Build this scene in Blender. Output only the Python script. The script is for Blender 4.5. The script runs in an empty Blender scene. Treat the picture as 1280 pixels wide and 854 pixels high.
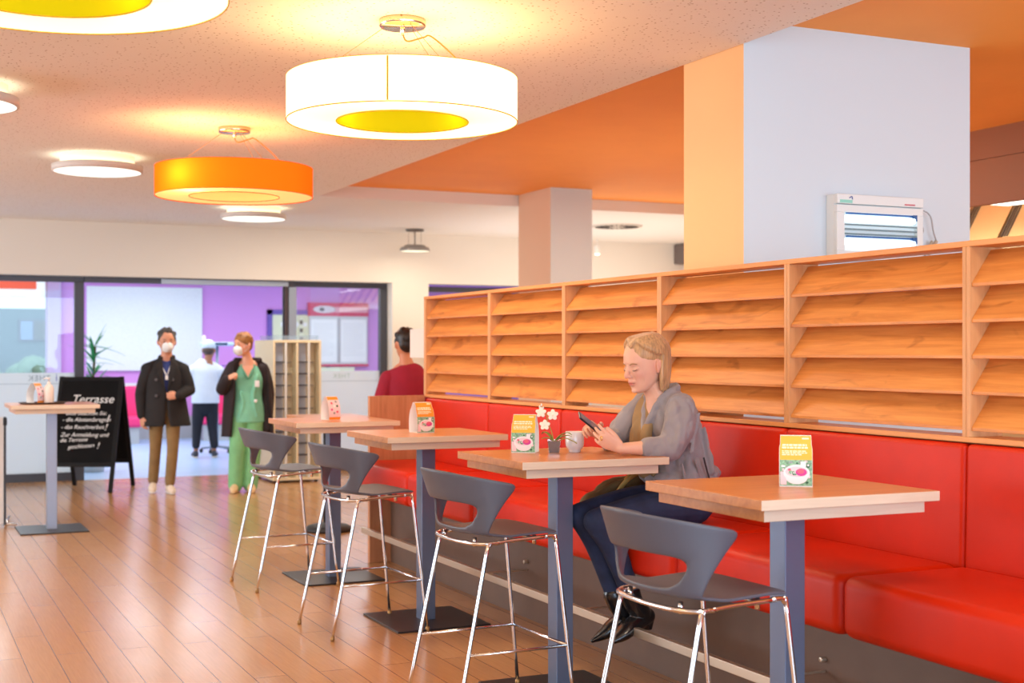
import bpy, bmesh, math, random
from mathutils import Vector, Matrix, noise
random.seed(7)
PI = math.pi
scene = bpy.context.scene
COL = scene.collection
V = Vector

# ------------------------------------------------------------------ materials
def lin(c):
    return tuple(((x/255)/12.92 if x/255 <= .04045 else (((x/255)+.055)/1.055)**2.4) for x in c)
MATS = {}
def mat(name, rgb, rough=.5, metal=0, bump=0, bscale=60, var=0, vscale=8, emit=0, ecol=None, coat=0, spec=None, sheen=0, stretch=None):
    if name in MATS: return MATS[name]
    m = bpy.data.materials.new(name); m.use_nodes = True
    nt = m.node_tree; b = nt.nodes['Principled BSDF']
    c = lin(rgb)
    b.inputs['Base Color'].default_value = (*c, 1)
    b.inputs['Roughness'].default_value = rough
    b.inputs['Metallic'].default_value = metal
    if coat: b.inputs['Coat Weight'].default_value = coat; b.inputs['Coat Roughness'].default_value = .1
    if spec is not None: b.inputs['Specular IOR Level'].default_value = spec
    if sheen: b.inputs['Sheen Weight'].default_value = sheen
    if emit:
        b.inputs['Emission Color'].default_value = (*(lin(ecol) if ecol else c), 1)
        b.inputs['Emission Strength'].default_value = emit
    if bump or var:
        tc = nt.nodes.new('ShaderNodeTexCoord'); mp = nt.nodes.new('ShaderNodeMapping')
        nt.links.new(tc.outputs['Object'], mp.inputs['Vector'])
        if stretch: mp.inputs['Scale'].default_value = stretch
    if var:
        n = nt.nodes.new('ShaderNodeTexNoise'); n.inputs['Scale'].default_value = vscale; n.inputs['Detail'].default_value = 5
        nt.links.new(mp.outputs[0], n.inputs['Vector'])
        r = nt.nodes.new('ShaderNodeValToRGB')
        r.color_ramp.elements[0].position = .3; r.color_ramp.elements[1].position = .7
        r.color_ramp.elements[0].color = (*[x*(1-var) for x in c], 1)
        r.color_ramp.elements[1].color = (*[min(1, x*(1+var)) for x in c], 1)
        nt.links.new(n.outputs['Fac'], r.inputs['Fac']); nt.links.new(r.outputs['Color'], b.inputs['Base Color'])
    if bump:
        n2 = nt.nodes.new('ShaderNodeTexNoise'); n2.inputs['Scale'].default_value = bscale; n2.inputs['Detail'].default_value = 4
        nt.links.new(mp.outputs[0], n2.inputs['Vector'])
        bp = nt.nodes.new('ShaderNodeBump'); bp.inputs['Strength'].default_value = bump; bp.inputs['Distance'].default_value = .01
        nt.links.new(n2.outputs['Fac'], bp.inputs['Height']); nt.links.new(bp.outputs[0], b.inputs['Normal'])
    MATS[name] = m
    return m

def wood(name, c1, c2, grain, rough=.4, knots=True, sc=1.0, spec=.4):
    """wood with grain stretched along one object axis ('x','y','z')"""
    if name in MATS: return MATS[name]
    m = bpy.data.materials.new(name); m.use_nodes = True
    nt = m.node_tree; b = nt.nodes['Principled BSDF']; L = nt.links.new
    tc = nt.nodes.new('ShaderNodeTexCoord'); mp = nt.nodes.new('ShaderNodeMapping')
    s = {'x': (1.2, 22, 22), 'y': (22, 1.2, 22), 'z': (22, 22, 1.2)}[grain]
    mp.inputs['Scale'].default_value = tuple(v*sc for v in s)
    L(tc.outputs['Object'], mp.inputs['Vector'])
    n = nt.nodes.new('ShaderNodeTexNoise'); n.inputs['Scale'].default_value = 1.6; n.inputs['Detail'].default_value = 8; n.inputs['Roughness'].default_value = .62; n.inputs['Distortion'].default_value = .6
    L(mp.outputs[0], n.inputs['Vector'])
    r = nt.nodes.new('ShaderNodeValToRGB')
    r.color_ramp.elements[0].position = .28; r.color_ramp.elements[1].position = .68
    r.color_ramp.elements[0].color = (*lin(c1), 1); r.color_ramp.elements[1].color = (*lin(c2), 1)
    L(n.outputs['Fac'], r.inputs['Fac'])
    out = r.outputs['Color']
    if knots:
        mp2 = nt.nodes.new('ShaderNodeMapping'); s2 = {'x': (1.5, 5, 5), 'y': (5, 1.5, 5), 'z': (5, 5, 1.5)}[grain]
        mp2.inputs['Scale'].default_value = s2
        L(tc.outputs['Object'], mp2.inputs['Vector'])
        n3 = nt.nodes.new('ShaderNodeTexNoise'); n3.inputs['Scale'].default_value = 1.5; n3.inputs['Detail'].default_value = 3; n3.inputs['Distortion'].default_value = 1.5
        L(mp2.outputs[0], n3.inputs['Vector'])
        rr = nt.nodes.new('ShaderNodeValToRGB'); rr.color_ramp.elements[0].position = .60; rr.color_ramp.elements[1].position = .74
        rr.color_ramp.elements[0].color = (1, 1, 1, 1); rr.color_ramp.elements[1].color = (.55, .45, .4, 1)
        L(n3.outputs['Fac'], rr.inputs['Fac'])
        mx = nt.nodes.new('ShaderNodeMixRGB'); mx.blend_type = 'MULTIPLY'; mx.inputs['Fac'].default_value = .8
        L(out, mx.inputs[1]); L(rr.outputs['Color'], mx.inputs[2]); out = mx.outputs[0]
    L(out, b.inputs['Base Color'])
    b.inputs['Roughness'].default_value = rough; b.inputs['Specular IOR Level'].default_value = spec
    MATS[name] = m
    return m

def attr_mat(name, rough=.5, sss=0, bump=0, bscale=200):
    if name in MATS: return MATS[name]
    m = mat(name, (200, 150, 130), rough, bump=bump, bscale=bscale); nt = m.node_tree; b = nt.nodes['Principled BSDF']
    a = nt.nodes.new('ShaderNodeAttribute'); a.attribute_name = 'tint'
    nt.links.new(a.outputs['Color'], b.inputs['Base Color'])
    if sss: b.inputs['Subsurface Weight'].default_value = sss; b.inputs['Subsurface Radius'].default_value = (.02, .008, .005); b.inputs['Subsurface Scale'].default_value = .5
    return m

def emis(name, rgb, strength):
    if name in MATS: return MATS[name]
    m = bpy.data.materials.new(name); m.use_nodes = True; nt = m.node_tree
    nt.nodes.clear(); o = nt.nodes.new('ShaderNodeOutputMaterial'); e = nt.nodes.new('ShaderNodeEmission')
    e.inputs['Color'].default_value = (*lin(rgb), 1); e.inputs['Strength'].default_value = strength
    nt.links.new(e.outputs[0], o.inputs['Surface']); MATS[name] = m
    return m

def shade_mat(name, rgb, em, erg=None):
    """lamp fabric: lets the bulb light through, glows a little on its own"""
    m = bpy.data.materials.new(name); m.use_nodes = True; nt = m.node_tree; nt.nodes.clear(); L = nt.links.new
    o = nt.nodes.new('ShaderNodeOutputMaterial')
    t = nt.nodes.new('ShaderNodeBsdfTranslucent'); d = nt.nodes.new('ShaderNodeBsdfDiffuse'); e = nt.nodes.new('ShaderNodeEmission')
    c = (*lin(rgb), 1)
    t.inputs['Color'].default_value = c; d.inputs['Color'].default_value = c
    e.inputs['Color'].default_value = (*lin(erg or rgb), 1); e.inputs['Strength'].default_value = em
    mx = nt.nodes.new('ShaderNodeMixShader'); mx.inputs[0].default_value = .4
    L(t.outputs[0], mx.inputs[1]); L(d.outputs[0], mx.inputs[2])
    ad = nt.nodes.new('ShaderNodeAddShader'); L(mx.outputs[0], ad.inputs[0]); L(e.outputs[0], ad.inputs[1])
    L(ad.outputs[0], o.inputs['Surface'])
    return m

def glass_mat(name, tint=(1, 1, 1), refl=.12, rough=0.0, haze=0, hazecol=(200, 215, 222)):
    m = bpy.data.materials.new(name); m.use_nodes = True; nt = m.node_tree; nt.nodes.clear(); L = nt.links.new
    o = nt.nodes.new('ShaderNodeOutputMaterial')
    t = nt.nodes.new('ShaderNodeBsdfTransparent'); t.inputs['Color'].default_value = (*tint, 1)
    g = nt.nodes.new('ShaderNodeBsdfGlossy'); g.inputs['Roughness'].default_value = rough
    mx = nt.nodes.new('ShaderNodeMixShader'); mx.inputs[0].default_value = refl
    L(t.outputs[0], mx.inputs[1]); L(g.outputs[0], mx.inputs[2]); out = mx.outputs[0]
    if haze:
        d = nt.nodes.new('ShaderNodeBsdfDiffuse'); d.inputs['Color'].default_value = (*lin(hazecol), 1)
        tr = nt.nodes.new('ShaderNodeBsdfTranslucent'); tr.inputs['Color'].default_value = (*lin(hazecol), 1)
        m2 = nt.nodes.new('ShaderNodeMixShader'); m2.inputs[0].default_value = .5
        L(d.outputs[0], m2.inputs[1]); L(tr.outputs[0], m2.inputs[2])
        m3 = nt.nodes.new('ShaderNodeMixShader'); m3.inputs[0].default_value = haze
        L(out, m3.inputs[1]); L(m2.outputs[0], m3.inputs[2]); out = m3.outputs[0]
    L(out, o.inputs['Surface'])
    return m

# ------------------------------------------------------------------ mesh builder
def cr(pts, n):
    """Catmull-Rom samples of a list of equal-length tuples"""
    if len(pts) < 3 or n <= 1:
        if n <= 1: return [tuple(p) for p in pts]
        out = []
        for i in range(len(pts)-1):
            for k in range(n): out.append(tuple(a+(b-a)*k/n for a, b in zip(pts[i], pts[i+1])))
        return out+[tuple(pts[-1])]
    out = []; N = len(pts)
    for i in range(N-1):
        p0 = pts[max(i-1, 0)]; p1 = pts[i]; p2 = pts[i+1]; p3 = pts[min(i+2, N-1)]
        for k in range(n):
            t = k/n
            out.append(tuple(.5*((2*b)+(-a+c)*t+(2*a-5*b+4*c-d)*t*t+(-a+3*b-3*c+d)*t**3) for a, b, c, d in zip(p0, p1, p2, p3)))
    return out+[tuple(pts[-1])]

class MB:
    def __init__(s): s.bm = bmesh.new(); s.mi = 0
    def face(s, vs):
        try:
            f = s.bm.faces.new(vs); f.material_index = s.mi; f.smooth = True; return f
        except ValueError: return None
    def v(s, p): return s.bm.verts.new(p)
    def box(s, lo, hi, M=None):
        vs = [s.v((x, y, z)) for x in (lo[0], hi[0]) for y in (lo[1], hi[1]) for z in (lo[2], hi[2])]
        if M is not None:
            for q in vs: q.co = M @ q.co
        for f in ((0, 1, 3, 2), (4, 6, 7, 5), (0, 4, 5, 1), (2, 3, 7, 6), (0, 2, 6, 4), (1, 5, 7, 3)):
            g = s.face([vs[i] for i in f])
            if g: g.smooth = False
        return s
    def cbox(s, c, d, M=None):
        return s.box([c[i]-d[i]/2 for i in range(3)], [c[i]+d[i]/2 for i in range(3)], M)
    def tube(s, pts, rad, seg=10, n=1, hint=(0, 0, 1), cap=True, closed=False):
        if not isinstance(rad, (list, tuple)): rad = [rad]*len(pts)
        rr = [(r, r) if not isinstance(r, (list, tuple)) else tuple(r) for r in rad]
        sm = cr([tuple(p)+r for p, r in zip(pts, rr)], n)
        P = [V(q[:3]) for q in sm]; R = [(max(q[3], 1e-4), max(q[4], 1e-4)) for q in sm]
        N = len(P); rings = []; h = V(hint).normalized(); side = None
        def ring(c, sd, up, a, b):
            return [s.v(c+sd*(a*math.cos(2*PI*k/seg))+up*(b*math.sin(2*PI*k/seg))) for k in range(seg)]
        fr = []
        for i in range(N):
            t = (P[min(i+1, N-1)]-P[max(i-1, 0)])
            if t.length < 1e-9: t = V((0, 0, 1))
            t.normalize()
            if side is None:
                sd = t.cross(h)
                if sd.length < 1e-3: sd = t.cross(V((1, 0, 0)) if abs(t.x) < .9 else V((0, 1, 0)))
            else:
                sd = side - t*side.dot(t)
                if sd.length < 1e-4: sd = t.cross(h)
            sd.normalize(); up = sd.cross(t).normalized(); side = sd; fr.append((t, sd, up))
        if cap == 'round':
            t, sd, up = fr[0]; a, b = R[0]; m = (a+b)/2
            for q in (75, 50, 25): rings.append(ring(P[0]-t*m*math.sin(math.radians(q)), sd, up, a*math.cos(math.radians(q)), b*math.cos(math.radians(q))))
        for i in range(N): rings.append(ring(P[i], fr[i][1], fr[i][2], *R[i]))
        if cap == 'round':
            t, sd, up = fr[-1]; a, b = R[-1]; m = (a+b)/2
            for q in (25, 50, 75): rings.append(ring(P[-1]+t*m*math.sin(math.radians(q)), sd, up, a*math.cos(math.radians(q)), b*math.cos(math.radians(q))))
        for A, B in zip(rings, rings[1:]):
            for k in range(seg): s.face((A[k], A[(k+1) % seg], B[(k+1) % seg], B[k]))
        if closed:
            A, B = rings[-1], rings[0]
            for k in range(seg): s.face((A[k], A[(k+1) % seg], B[(k+1) % seg], B[k]))
        elif cap:
            s.face(list(reversed(rings[0]))); s.face(rings[-1])
        return s
    def ell(s, c, r, M=None, seg=14, rings=9):
        c = V(c); top = s.v(c+V((0, 0, r[2]))); bot = s.v(c-V((0, 0, r[2]))); rs = []
        for i in range(1, rings):
            a = PI*i/rings
            rs.append([s.v(c+V((r[0]*math.sin(a)*math.cos(2*PI*k/seg), r[1]*math.sin(a)*math.sin(2*PI*k/seg), r[2]*math.cos(a)))) for k in range(seg)])
        allv = [top, bot]+[q for x in rs for q in x]
        if M is not None:
            for q in allv: q.co = M @ q.co
        for k in range(seg):
            s.face((top, rs[0][k], rs[0][(k+1) % seg])); s.face((rs[-1][k], bot, rs[-1][(k+1) % seg]))
        for A, B in zip(rs, rs[1:]):
            for k in range(seg): s.face((A[k], B[k], B[(k+1) % seg], A[(k+1) % seg]))
        return s
    def lathe(s, prof, c=(0, 0, 0), seg=32, capt=True, capb=True, M=None):
        c = V(c); rs = []
        for r, z in prof:
            rs.append([s.v(c+V((r*math.cos(2*PI*k/seg), r*math.sin(2*PI*k/seg), z))) for k in range(seg)])
        if M is not None:
            for R_ in rs:
                for q in R_: q.co = M @ q.co
        for A, B in zip(rs, rs[1:]):
            for k in range(seg): s.face((A[k], A[(k+1) % seg], B[(k+1) % seg], B[k]))
        if capb: s.face(list(reversed(rs[0])))
        if capt: s.face(rs[-1])
        return s
    def grid(s, G, flip=False):
        """G: rows of points -> quads"""
        vs = [[s.v(p) for p in row] for row in G]
        for A, B in zip(vs, vs[1:]):
            for k in range(len(A)-1):
                q = (A[k], A[k+1], B[k+1], B[k]); s.face(tuple(reversed(q)) if flip else q)
        return vs
    def poly(s, pts, smooth=False):
        f = s.face([s.v(p) for p in pts])
        if f: f.smooth = smooth
        return s
    def prism(s, pts, vec):
        """extrude a planar polygon along vec"""
        vec = V(vec); A = [s.v(p) for p in pts]; B = [s.v(V(p)+vec) for p in pts]; n = len(A)
        fs = [s.face(list(reversed(A))), s.face(B)]+[s.face((A[i], A[(i+1) % n], B[(i+1) % n], B[i])) for i in range(n)]
        for f in fs:
            if f: f.smooth = False
        return s
    def mesh(s, name, weld=0):
        if weld: bmesh.ops.remove_doubles(s.bm, verts=s.bm.verts[:], dist=weld)
        bmesh.ops.recalc_face_normals(s.bm, faces=s.bm.faces[:])
        me = bpy.data.meshes.new(name); s.bm.to_mesh(me); s.bm.free(); return me
    def build(s, name, mats, parent=None, bevel=0, solid=0, subd=0, weld=0, loc=None, seg=2, solid_off=0):
        o = bpy.data.objects.new(name, s.mesh(name, weld)); COL.objects.link(o)
        for m in (mats if isinstance(mats, (list, tuple)) else [mats]): o.data.materials.append(m)
        if parent is not None: o.parent = parent
        if loc is not None: o.location = loc
        if solid:
            d = o.modifiers.new('Solid', 'SOLIDIFY'); d.thickness = solid; d.offset = solid_off
        if subd:
            d = o.modifiers.new('Sub', 'SUBSURF'); d.levels = subd; d.render_levels = subd
        if bevel:
            d = o.modifiers.new('Bevel', 'BEVEL'); d.width = bevel; d.segments = seg; d.limit_method = 'ANGLE'; d.angle_limit = math.radians(40)
            d.harden_normals = False
        return o
    def blob(s, name, mats, parent, voxel, smooth=3, tint=None, deform=None):
        """fuse all closed pieces into one continuous surface"""
        tmp = bpy.data.objects.new('tmp', s.mesh('tmp')); COL.objects.link(tmp)
        d = tmp.modifiers.new('R', 'REMESH'); d.mode = 'VOXEL'; d.voxel_size = voxel; d.use_smooth_shade = True
        if smooth:
            d = tmp.modifiers.new('S', 'SMOOTH'); d.factor = .5; d.iterations = smooth
        dg = bpy.context.evaluated_depsgraph_get(); dg.update()
        me = bpy.data.meshes.new_from_object(tmp.evaluated_get(dg)); me.name = name
        old = tmp.data; bpy.data.objects.remove(tmp); bpy.data.meshes.remove(old)
        for p in me.polygons: p.use_smooth = True
        me.materials.clear()
        o = bpy.data.objects.new(name, me); COL.objects.link(o)
        for m in (mats if isinstance(mats, (list, tuple)) else [mats]): me.materials.append(m)
        if deform:
            for q in me.vertices: q.co = deform(q.co)
        if tint:
            a = me.color_attributes.new('tint', 'FLOAT_COLOR', 'POINT')
            for i, q in enumerate(me.vertices): a.data[i].color = (*tint(q.co), 1)
        o.parent = parent
        return o

def tag(o, label=None, cat=None, group=None, kind=None):
    if label: o['label'] = label
    if cat: o['category'] = cat
    if group: o['group'] = group
    if kind: o['kind'] = kind
    return o
def thing(name, label, cat, loc=(0, 0, 0), rz=0, group=None):
    o = bpy.data.objects.new(name, None); COL.objects.link(o); o.empty_display_size = .1
    o.location = loc; o.rotation_euler = (0, 0, rz)
    return tag(o, label, cat, group)
def struct(o): o['kind'] = 'structure'; return o
def copy_tree(o, parent=None):
    c = o.copy(); COL.objects.link(c)
    if parent is not None: c.parent = parent
    for ch in o.children: copy_tree(ch, c)
    return c
def text_mesh(body, size, M, name, m, parent, extrude=.0006, shear=0, align='LEFT', space=1.0):
    cu = bpy.data.curves.new('t', 'FONT'); cu.body = body; cu.size = size; cu.extrude = extrude; cu.shear = shear; cu.align_x = align; cu.space_character = space
    cu.resolution_u = 3
    t = bpy.data.objects.new('t', cu); COL.objects.link(t)
    dg = bpy.context.evaluated_depsgraph_get(); dg.update()
    me = bpy.data.meshes.new_from_object(t.evaluated_get(dg)); bpy.data.objects.remove(t)
    me.transform(M); me.materials.clear(); me.materials.append(m)
    o = bpy.data.objects.new(name, me); COL.objects.link(o); o.parent = parent
    return o
def spot_light(name, kind, loc, power, col, size=.1, rot=(0, 0, 0), shape=None, sy=None, spread=None):
    l = bpy.data.lights.new(name, kind); l.energy = power; l.color = col
    if kind == 'AREA':
        l.shape = shape or 'SQUARE'; l.size = size
        if sy: l.size_y = sy
        if spread: l.spread = math.radians(spread)
    else: l.shadow_soft_size = size
    o = bpy.data.objects.new(name, l); COL.objects.link(o); o.location = loc; o.rotation_euler = rot
    o['kind'] = 'helper'
    return o

# palette
M_white = mat('white_paint', (236, 234, 230), .7, bump=.03, bscale=180)
M_wallw = mat('wall_paint_white', (232, 226, 216), .75, bump=.03, bscale=150)
M_frame = mat('anthracite_aluminium', (74, 76, 84), .4, .3)
M_framel = mat('light_aluminium', (150, 160, 172), .35, .6)
M_chrome = mat('chrome', (225, 225, 228), .12, 1)
M_black = mat('black_plastic', (22, 21, 22), .5)
M_dark = mat('black_powder_coat', (46, 44, 46), .38, .2)
M_paper = mat('white_card', (246, 244, 242), .6)

# ------------------------------------------------------------------ camera
TH = math.atan(781/1690)
cam = bpy.data.cameras.new('camera'); cam.sensor_width = 36; cam.lens = 36*1690/1280; cam.shift_y = 13/1280
cam.dof.use_dof = True; cam.dof.focus_distance = 5.9; cam.dof.aperture_fstop = 3.0
camo = bpy.data.objects.new('camera', cam); COL.objects.link(camo)
camo.location = (0, 0, 1.55); camo.rotation_euler = (PI/2, 0, -TH); scene.camera = camo
scene.view_settings.view_transform = 'Standard'; scene.view_settings.look = 'None'
scene.view_settings.exposure = 0.0; scene.view_settings.gamma = 1.0

# ------------------------------------------------------------------ setting
def floor_mat():
    m = bpy.data.materials.new('plank_floor'); m.use_nodes = True; nt = m.node_tree; b = nt.nodes['Principled BSDF']; L = nt.links.new
    tc = nt.nodes.new('ShaderNodeTexCoord'); mp = nt.nodes.new('ShaderNodeMapping'); mp.inputs['Rotation'].default_value = (0, 0, PI/2); mp.inputs['Location'].default_value = (0, .02, 0)
    L(tc.outputs['Object'], mp.inputs['Vector'])
    br = nt.nodes.new('ShaderNodeTexBrick')
    br.inputs['Scale'].default_value = 1; br.inputs['Brick Width'].default_value = 1.45; br.inputs['Row Height'].default_value = .16
    br.inputs['Mortar Size'].default_value = .0022; br.inputs['Mortar Smooth'].default_value = .2; br.offset = .37
    br.inputs['Color1'].default_value = (*lin((186, 138, 92)), 1); br.inputs['Color2'].default_value = (*lin((196, 149, 102)), 1)
    br.inputs['Mortar'].default_value = (*lin((104, 64, 40)), 1)
    L(mp.outputs[0], br.inputs['Vector'])
    mg = nt.nodes.new('ShaderNodeMapping'); mg.inputs['Scale'].default_value = (60, 3, 1); L(tc.outputs['Object'], mg.inputs['Vector'])
    n = nt.nodes.new('ShaderNodeTexNoise'); n.inputs['Scale'].default_value = 1.5; n.inputs['Detail'].default_value = 6
    L(mg.outputs[0], n.inputs['Vector'])
    r = nt.nodes.new('ShaderNodeValToRGB'); r.color_ramp.elements[0].color = (.90, .88, .86, 1); r.color_ramp.elements[1].color = (1.05, 1.04, 1.03, 1)
    r.color_ramp.elements[0].position = .3; r.color_ramp.elements[1].position = .7
    L(n.outputs['Fac'], r.inputs['Fac'])
    mx = nt.nodes.new('ShaderNodeMixRGB'); mx.blend_type = 'MULTIPLY'; mx.inputs['Fac'].default_value = .8
    L(br.outputs['Color'], mx.inputs[1]); L(r.outputs['Color'], mx.inputs[2]); L(mx.outputs[0], b.inputs['Base Color'])
    n2 = nt.nodes.new('ShaderNodeTexNoise'); n2.inputs['Scale'].default_value = 1.2; n2.inputs['Detail'].default_value = 3
    L(tc.outputs['Object'], n2.inputs['Vector'])
    mr = nt.nodes.new('ShaderNodeMapRange'); mr.inputs['To Min'].default_value = .16; mr.inputs['To Max'].default_value = .26
    L(n2.outputs['Fac'], mr.inputs['Value']); L(mr.outputs[0], b.inputs['Roughness'])
    b.inputs['Specular IOR Level'].default_value = .5
    bp = nt.nodes.new('ShaderNodeBump'); bp.inputs['Strength'].default_value = .25; bp.inputs['Distance'].default_value = .002
    L(br.outputs['Fac'], bp.inputs['Height']); bp.invert = True; L(bp.outputs[0], b.inputs['Normal'])
    return m
def ceiling_mat():
    m = bpy.data.materials.new('perforated_ceiling'); m.use_nodes = True; nt = m.node_tree; b = nt.nodes['Principled BSDF']; L = nt.links.new
    tc = nt.nodes.new('ShaderNodeTexCoord')
    vo = nt.nodes.new('ShaderNodeTexVoronoi'); vo.inputs['Scale'].default_value = 30; vo.inputs['Randomness'].default_value = .8
    L(tc.outputs['Object'], vo.inputs['Vector'])
    r = nt.nodes.new('ShaderNodeValToRGB'); r.color_ramp.interpolation = 'LINEAR'
    r.color_ramp.elements[0].position = .12; r.color_ramp.elements[1].position = .20
    r.color_ramp.elements[0].color = (*lin((176, 160, 146)), 1); r.color_ramp.elements[1].color = (*lin((240, 236, 232)), 1)
    L(vo.outputs['Distance'], r.inputs['Fac'])
    L(r.outputs['Color'], b.inputs['Base Color']); b.inputs['Roughness'].default_value = .85
    return m
M_floor = floor_mat(); M_ceil = ceiling_mat()
M_orange = mat('orange_ceiling_paint', (255, 166, 74), .7, var=.04, vscale=2)
M_lobfloor = mat('blue_linoleum', (172, 200, 236), .35, var=.05, vscale=3)
M_purple = mat('violet_wall_paint', (216, 150, 224), .7)
WY, FY = 16.8, 17.1
struct(MB().box((-6, -4, -.1), (12, 17.0, 0)).build('floor', M_floor))
struct(MB().box((-6, 17.0, -.1), (14, 25, 0)).build('floor.001', M_lobfloor))
struct(MB().box((-6, -4, 3.11), (3.93, 17.1, 3.42)).build('ceiling', M_ceil))
struct(MB().box((3.93, 13.13, 3.11), (12, 17.1, 3.42)).build('ceiling.001', M_white))
struct(MB().box((3.93, -4, 3.23), (12, 13.13, 3.42)).build('ceiling.002', M_orange))
struct(MB().box((-6, 17.1, 3.0), (14, 24.8, 3.2)).build('ceiling.003', M_white))
m = MB(); m.box((-6, WY, 2.46), (12, FY, 3.11)); m.box((6.03, WY, 0), (6.54, FY, 2.46)); m.box((8.7, WY, 0), (12, FY, 2.46))
struct(m.build('wall_back', M_wallw))
struct(MB().box((11.8, -4, 0), (12, WY, 3.42)).build('wall_right', mat('kitchen_wall_beige', (214, 178, 128), .6)))
struct(MB().box((-6.1, -4, 0), (-6, WY, 3.42)).build('wall_left', M_wallw))
# pillars
M_pil = mat('cool_white_paint', (214, 228, 236), .75, bump=.03, bscale=180); M_bounce = mat('apricot_lamp_bounce', (246, 198, 146), .75, bump=.03, bscale=180); M_bounce2 = mat('clay_lamp_bounce', (222, 184, 154), .75)
for nm, lo, hi, mm in (('pillar', (3.935, 5.72, 0), (5.43, 6.285, 3.23), M_bounce), ('pillar.001', (6.14, 12.35, 0), (6.62, 13.12, 3.24), M_bounce2)):
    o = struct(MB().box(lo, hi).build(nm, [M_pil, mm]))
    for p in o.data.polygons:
        if p.normal.x < -.9: p.material_index = 1  # warm lamp light painted into the colour of the left-facing sides
# lobby behind the glazed wall
m = MB(); m.box((2.72, 24.5, 0), (14, 24.8, 3.1)); struct(m.build('wall_lobby', M_purple))
m = MB(); m.box((2.72, 24.46, 0), (14, 24.5, .40)); struct(m.build('baseboard_lobby', mat('grey_plinth', (176, 178, 180), .6)))
m = MB(); m.box((2.4, 24.44, .95), (4.6, 24.5, 1.0)); struct(m.build('trim_1', mat('white_rail', (236, 236, 238), .5)))
m = MB(); m.box((-6, 24.5, 0), (2.72, 24.8, .9)); m.box((2.5, 24.42, .9), (2.72, 24.8, 3.1)); m.box((-6, 24.5, 2.86), (2.5, 24.8, 3.1)); m.box((.2, 24.5, .9), (.3, 24.7, 2.9))
struct(m.build('wall_lobby.001', mat('lilac_wall_paint', (206, 186, 222), .7)))
m = MB(); m.box((-3, 24.2, 2.62), (2.3, 24.45, 2.86)); struct(m.build('trim_2', mat('red_orange_glow', (240, 98, 70), .6, emit=.35)))  # orange-red strip given a glow of its own, no lamp
struct(MB().box((13.9, 17, 0), (14, 24.5, 3.1)).build('wall_lobby_right', M_purple))
struct(MB().box((-30, 24.8, -.3), (30, 60, -.1)).build('ground', mat('grass_ground', (150, 178, 150), .9, var=.2, vscale=2)))

# glazing
M_glass = glass_mat('clear_glass', (.97, .99, .99), .10)
M_frost = glass_mat('frosted_film', (.95, .97, .97), .04, .3, haze=.88, hazecol=(240, 246, 248))
M_glass1 = glass_mat('clear_glass_left', (.95, .98, .98), .035)
def glazing(name, x0, x1, ztop, posts, frost=True, mats=M_frame):
    r = thing(name, None, None, (x0, FY-.06, 0)); r['kind'] = 'structure'; w = x1-x0
    f = MB(); f.box((0, -.04, ztop-.07), (w, .04, ztop)); f.box((0, -.04, 0), (w, .04, .10))
    for a, b in posts: f.box((a-x0, -.05, .0), (b-x0, .05, ztop-.07))
    f.build('window_frame', mats, r, bevel=.004)
    MB().box((.02, -.004, .1), (w-.02, .004, ztop-.07)).build('glass_pane', M_glass1 if name == 'window_1' else M_glass, r)
    if frost:
        q = MB(); q.box((.02, -.008, .1), (w-.02, -.005, 1.30)); q.build('frosted_band', M_frost, r)
        MB().box((.02, -.0095, 1.165), (w-.02, -.0085, 1.172)).build('pinstripe', mat('grey_film_line', (176, 188, 194), .6), r)
    return r
w1 = glazing('window_1', -2.6, 2.16, 2.46, [(-2.6, -2.5), (.1, .2), (2.05, 2.16)])
w2 = glazing('window_2', 4.63, 6.03, 2.46, [(4.63, 4.68), (5.93, 6.03)])
w3 = glazing('window_3', 6.54, 8.7, 2.43, [(6.54, 6.60), (8.6, 8.7)], frost=False)
# sliding door: header, the open leaf parked in front of window_2
d = thing('door_1', None, None, (2.16, FY-.1, 0)); d['kind'] = 'structure'
MB().box((0, -.06, 2.39), (2.6, .06, 2.46)).build('door_header', M_frame, d, bevel=.004)
MB().box((.9, -.10, 2.385), (2.5, -.062, 2.45)).build('operator_cover', M_framel, d, bevel=.004)
f = MB(); f.box((2.47, -.02, 0), (2.52, .05, 2.39)); f.build('door_stile', mat('dark_brown_seal', (64, 50, 54), .5), d)
f = MB(); f.box((2.53, -.02, 0), (2.63, .05, 2.39)); f.build('door_leaf', M_framel, d, bevel=.004)
# lettering on the films, read from the other side
M_let = mat('grey_lettering', (150, 164, 172), .6); M_letb = mat('blue_lettering', (120, 128, 196), .6)
RX = Matrix.Rotation(PI/2, 4, 'X')
def glass_text(body, x, z, size, m, par, mirror=True):
    M = Matrix.Translation((x, -.0105, z)) @ RX
    if mirror: M = M @ Matrix.Scale(-1, 4, (1, 0, 0))
    return text_mesh(body, size, M, 'lettering', m, par, space=1.15)
glass_text('THEK', 1.78+2.6, 1.205, .095, M_let, w1); glass_text('i', 1.86+2.6, 1.2, .13, M_letb, w1)
mg = mat('pale_green_lettering', (186, 206, 196), .6)
glass_text('THEK', 5.53-4.63, 1.205, .09, mg, w2); glass_text('i', 5.62-4.63, 1.205, .11, mat('white_lettering', (228, 236, 232), .6), w2)
# lobby fittings
MB().box((3.15, 24.44, 1.22), (5.15, 24.505, 2.70)).build('screen', mat('screen_canvas', (232, 236, 236), .8, var=.03, vscale=30)).select_set(False)
tag(bpy.data.objects['screen'], 'big white blank screen hung on the violet lobby wall', 'screen')
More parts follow.
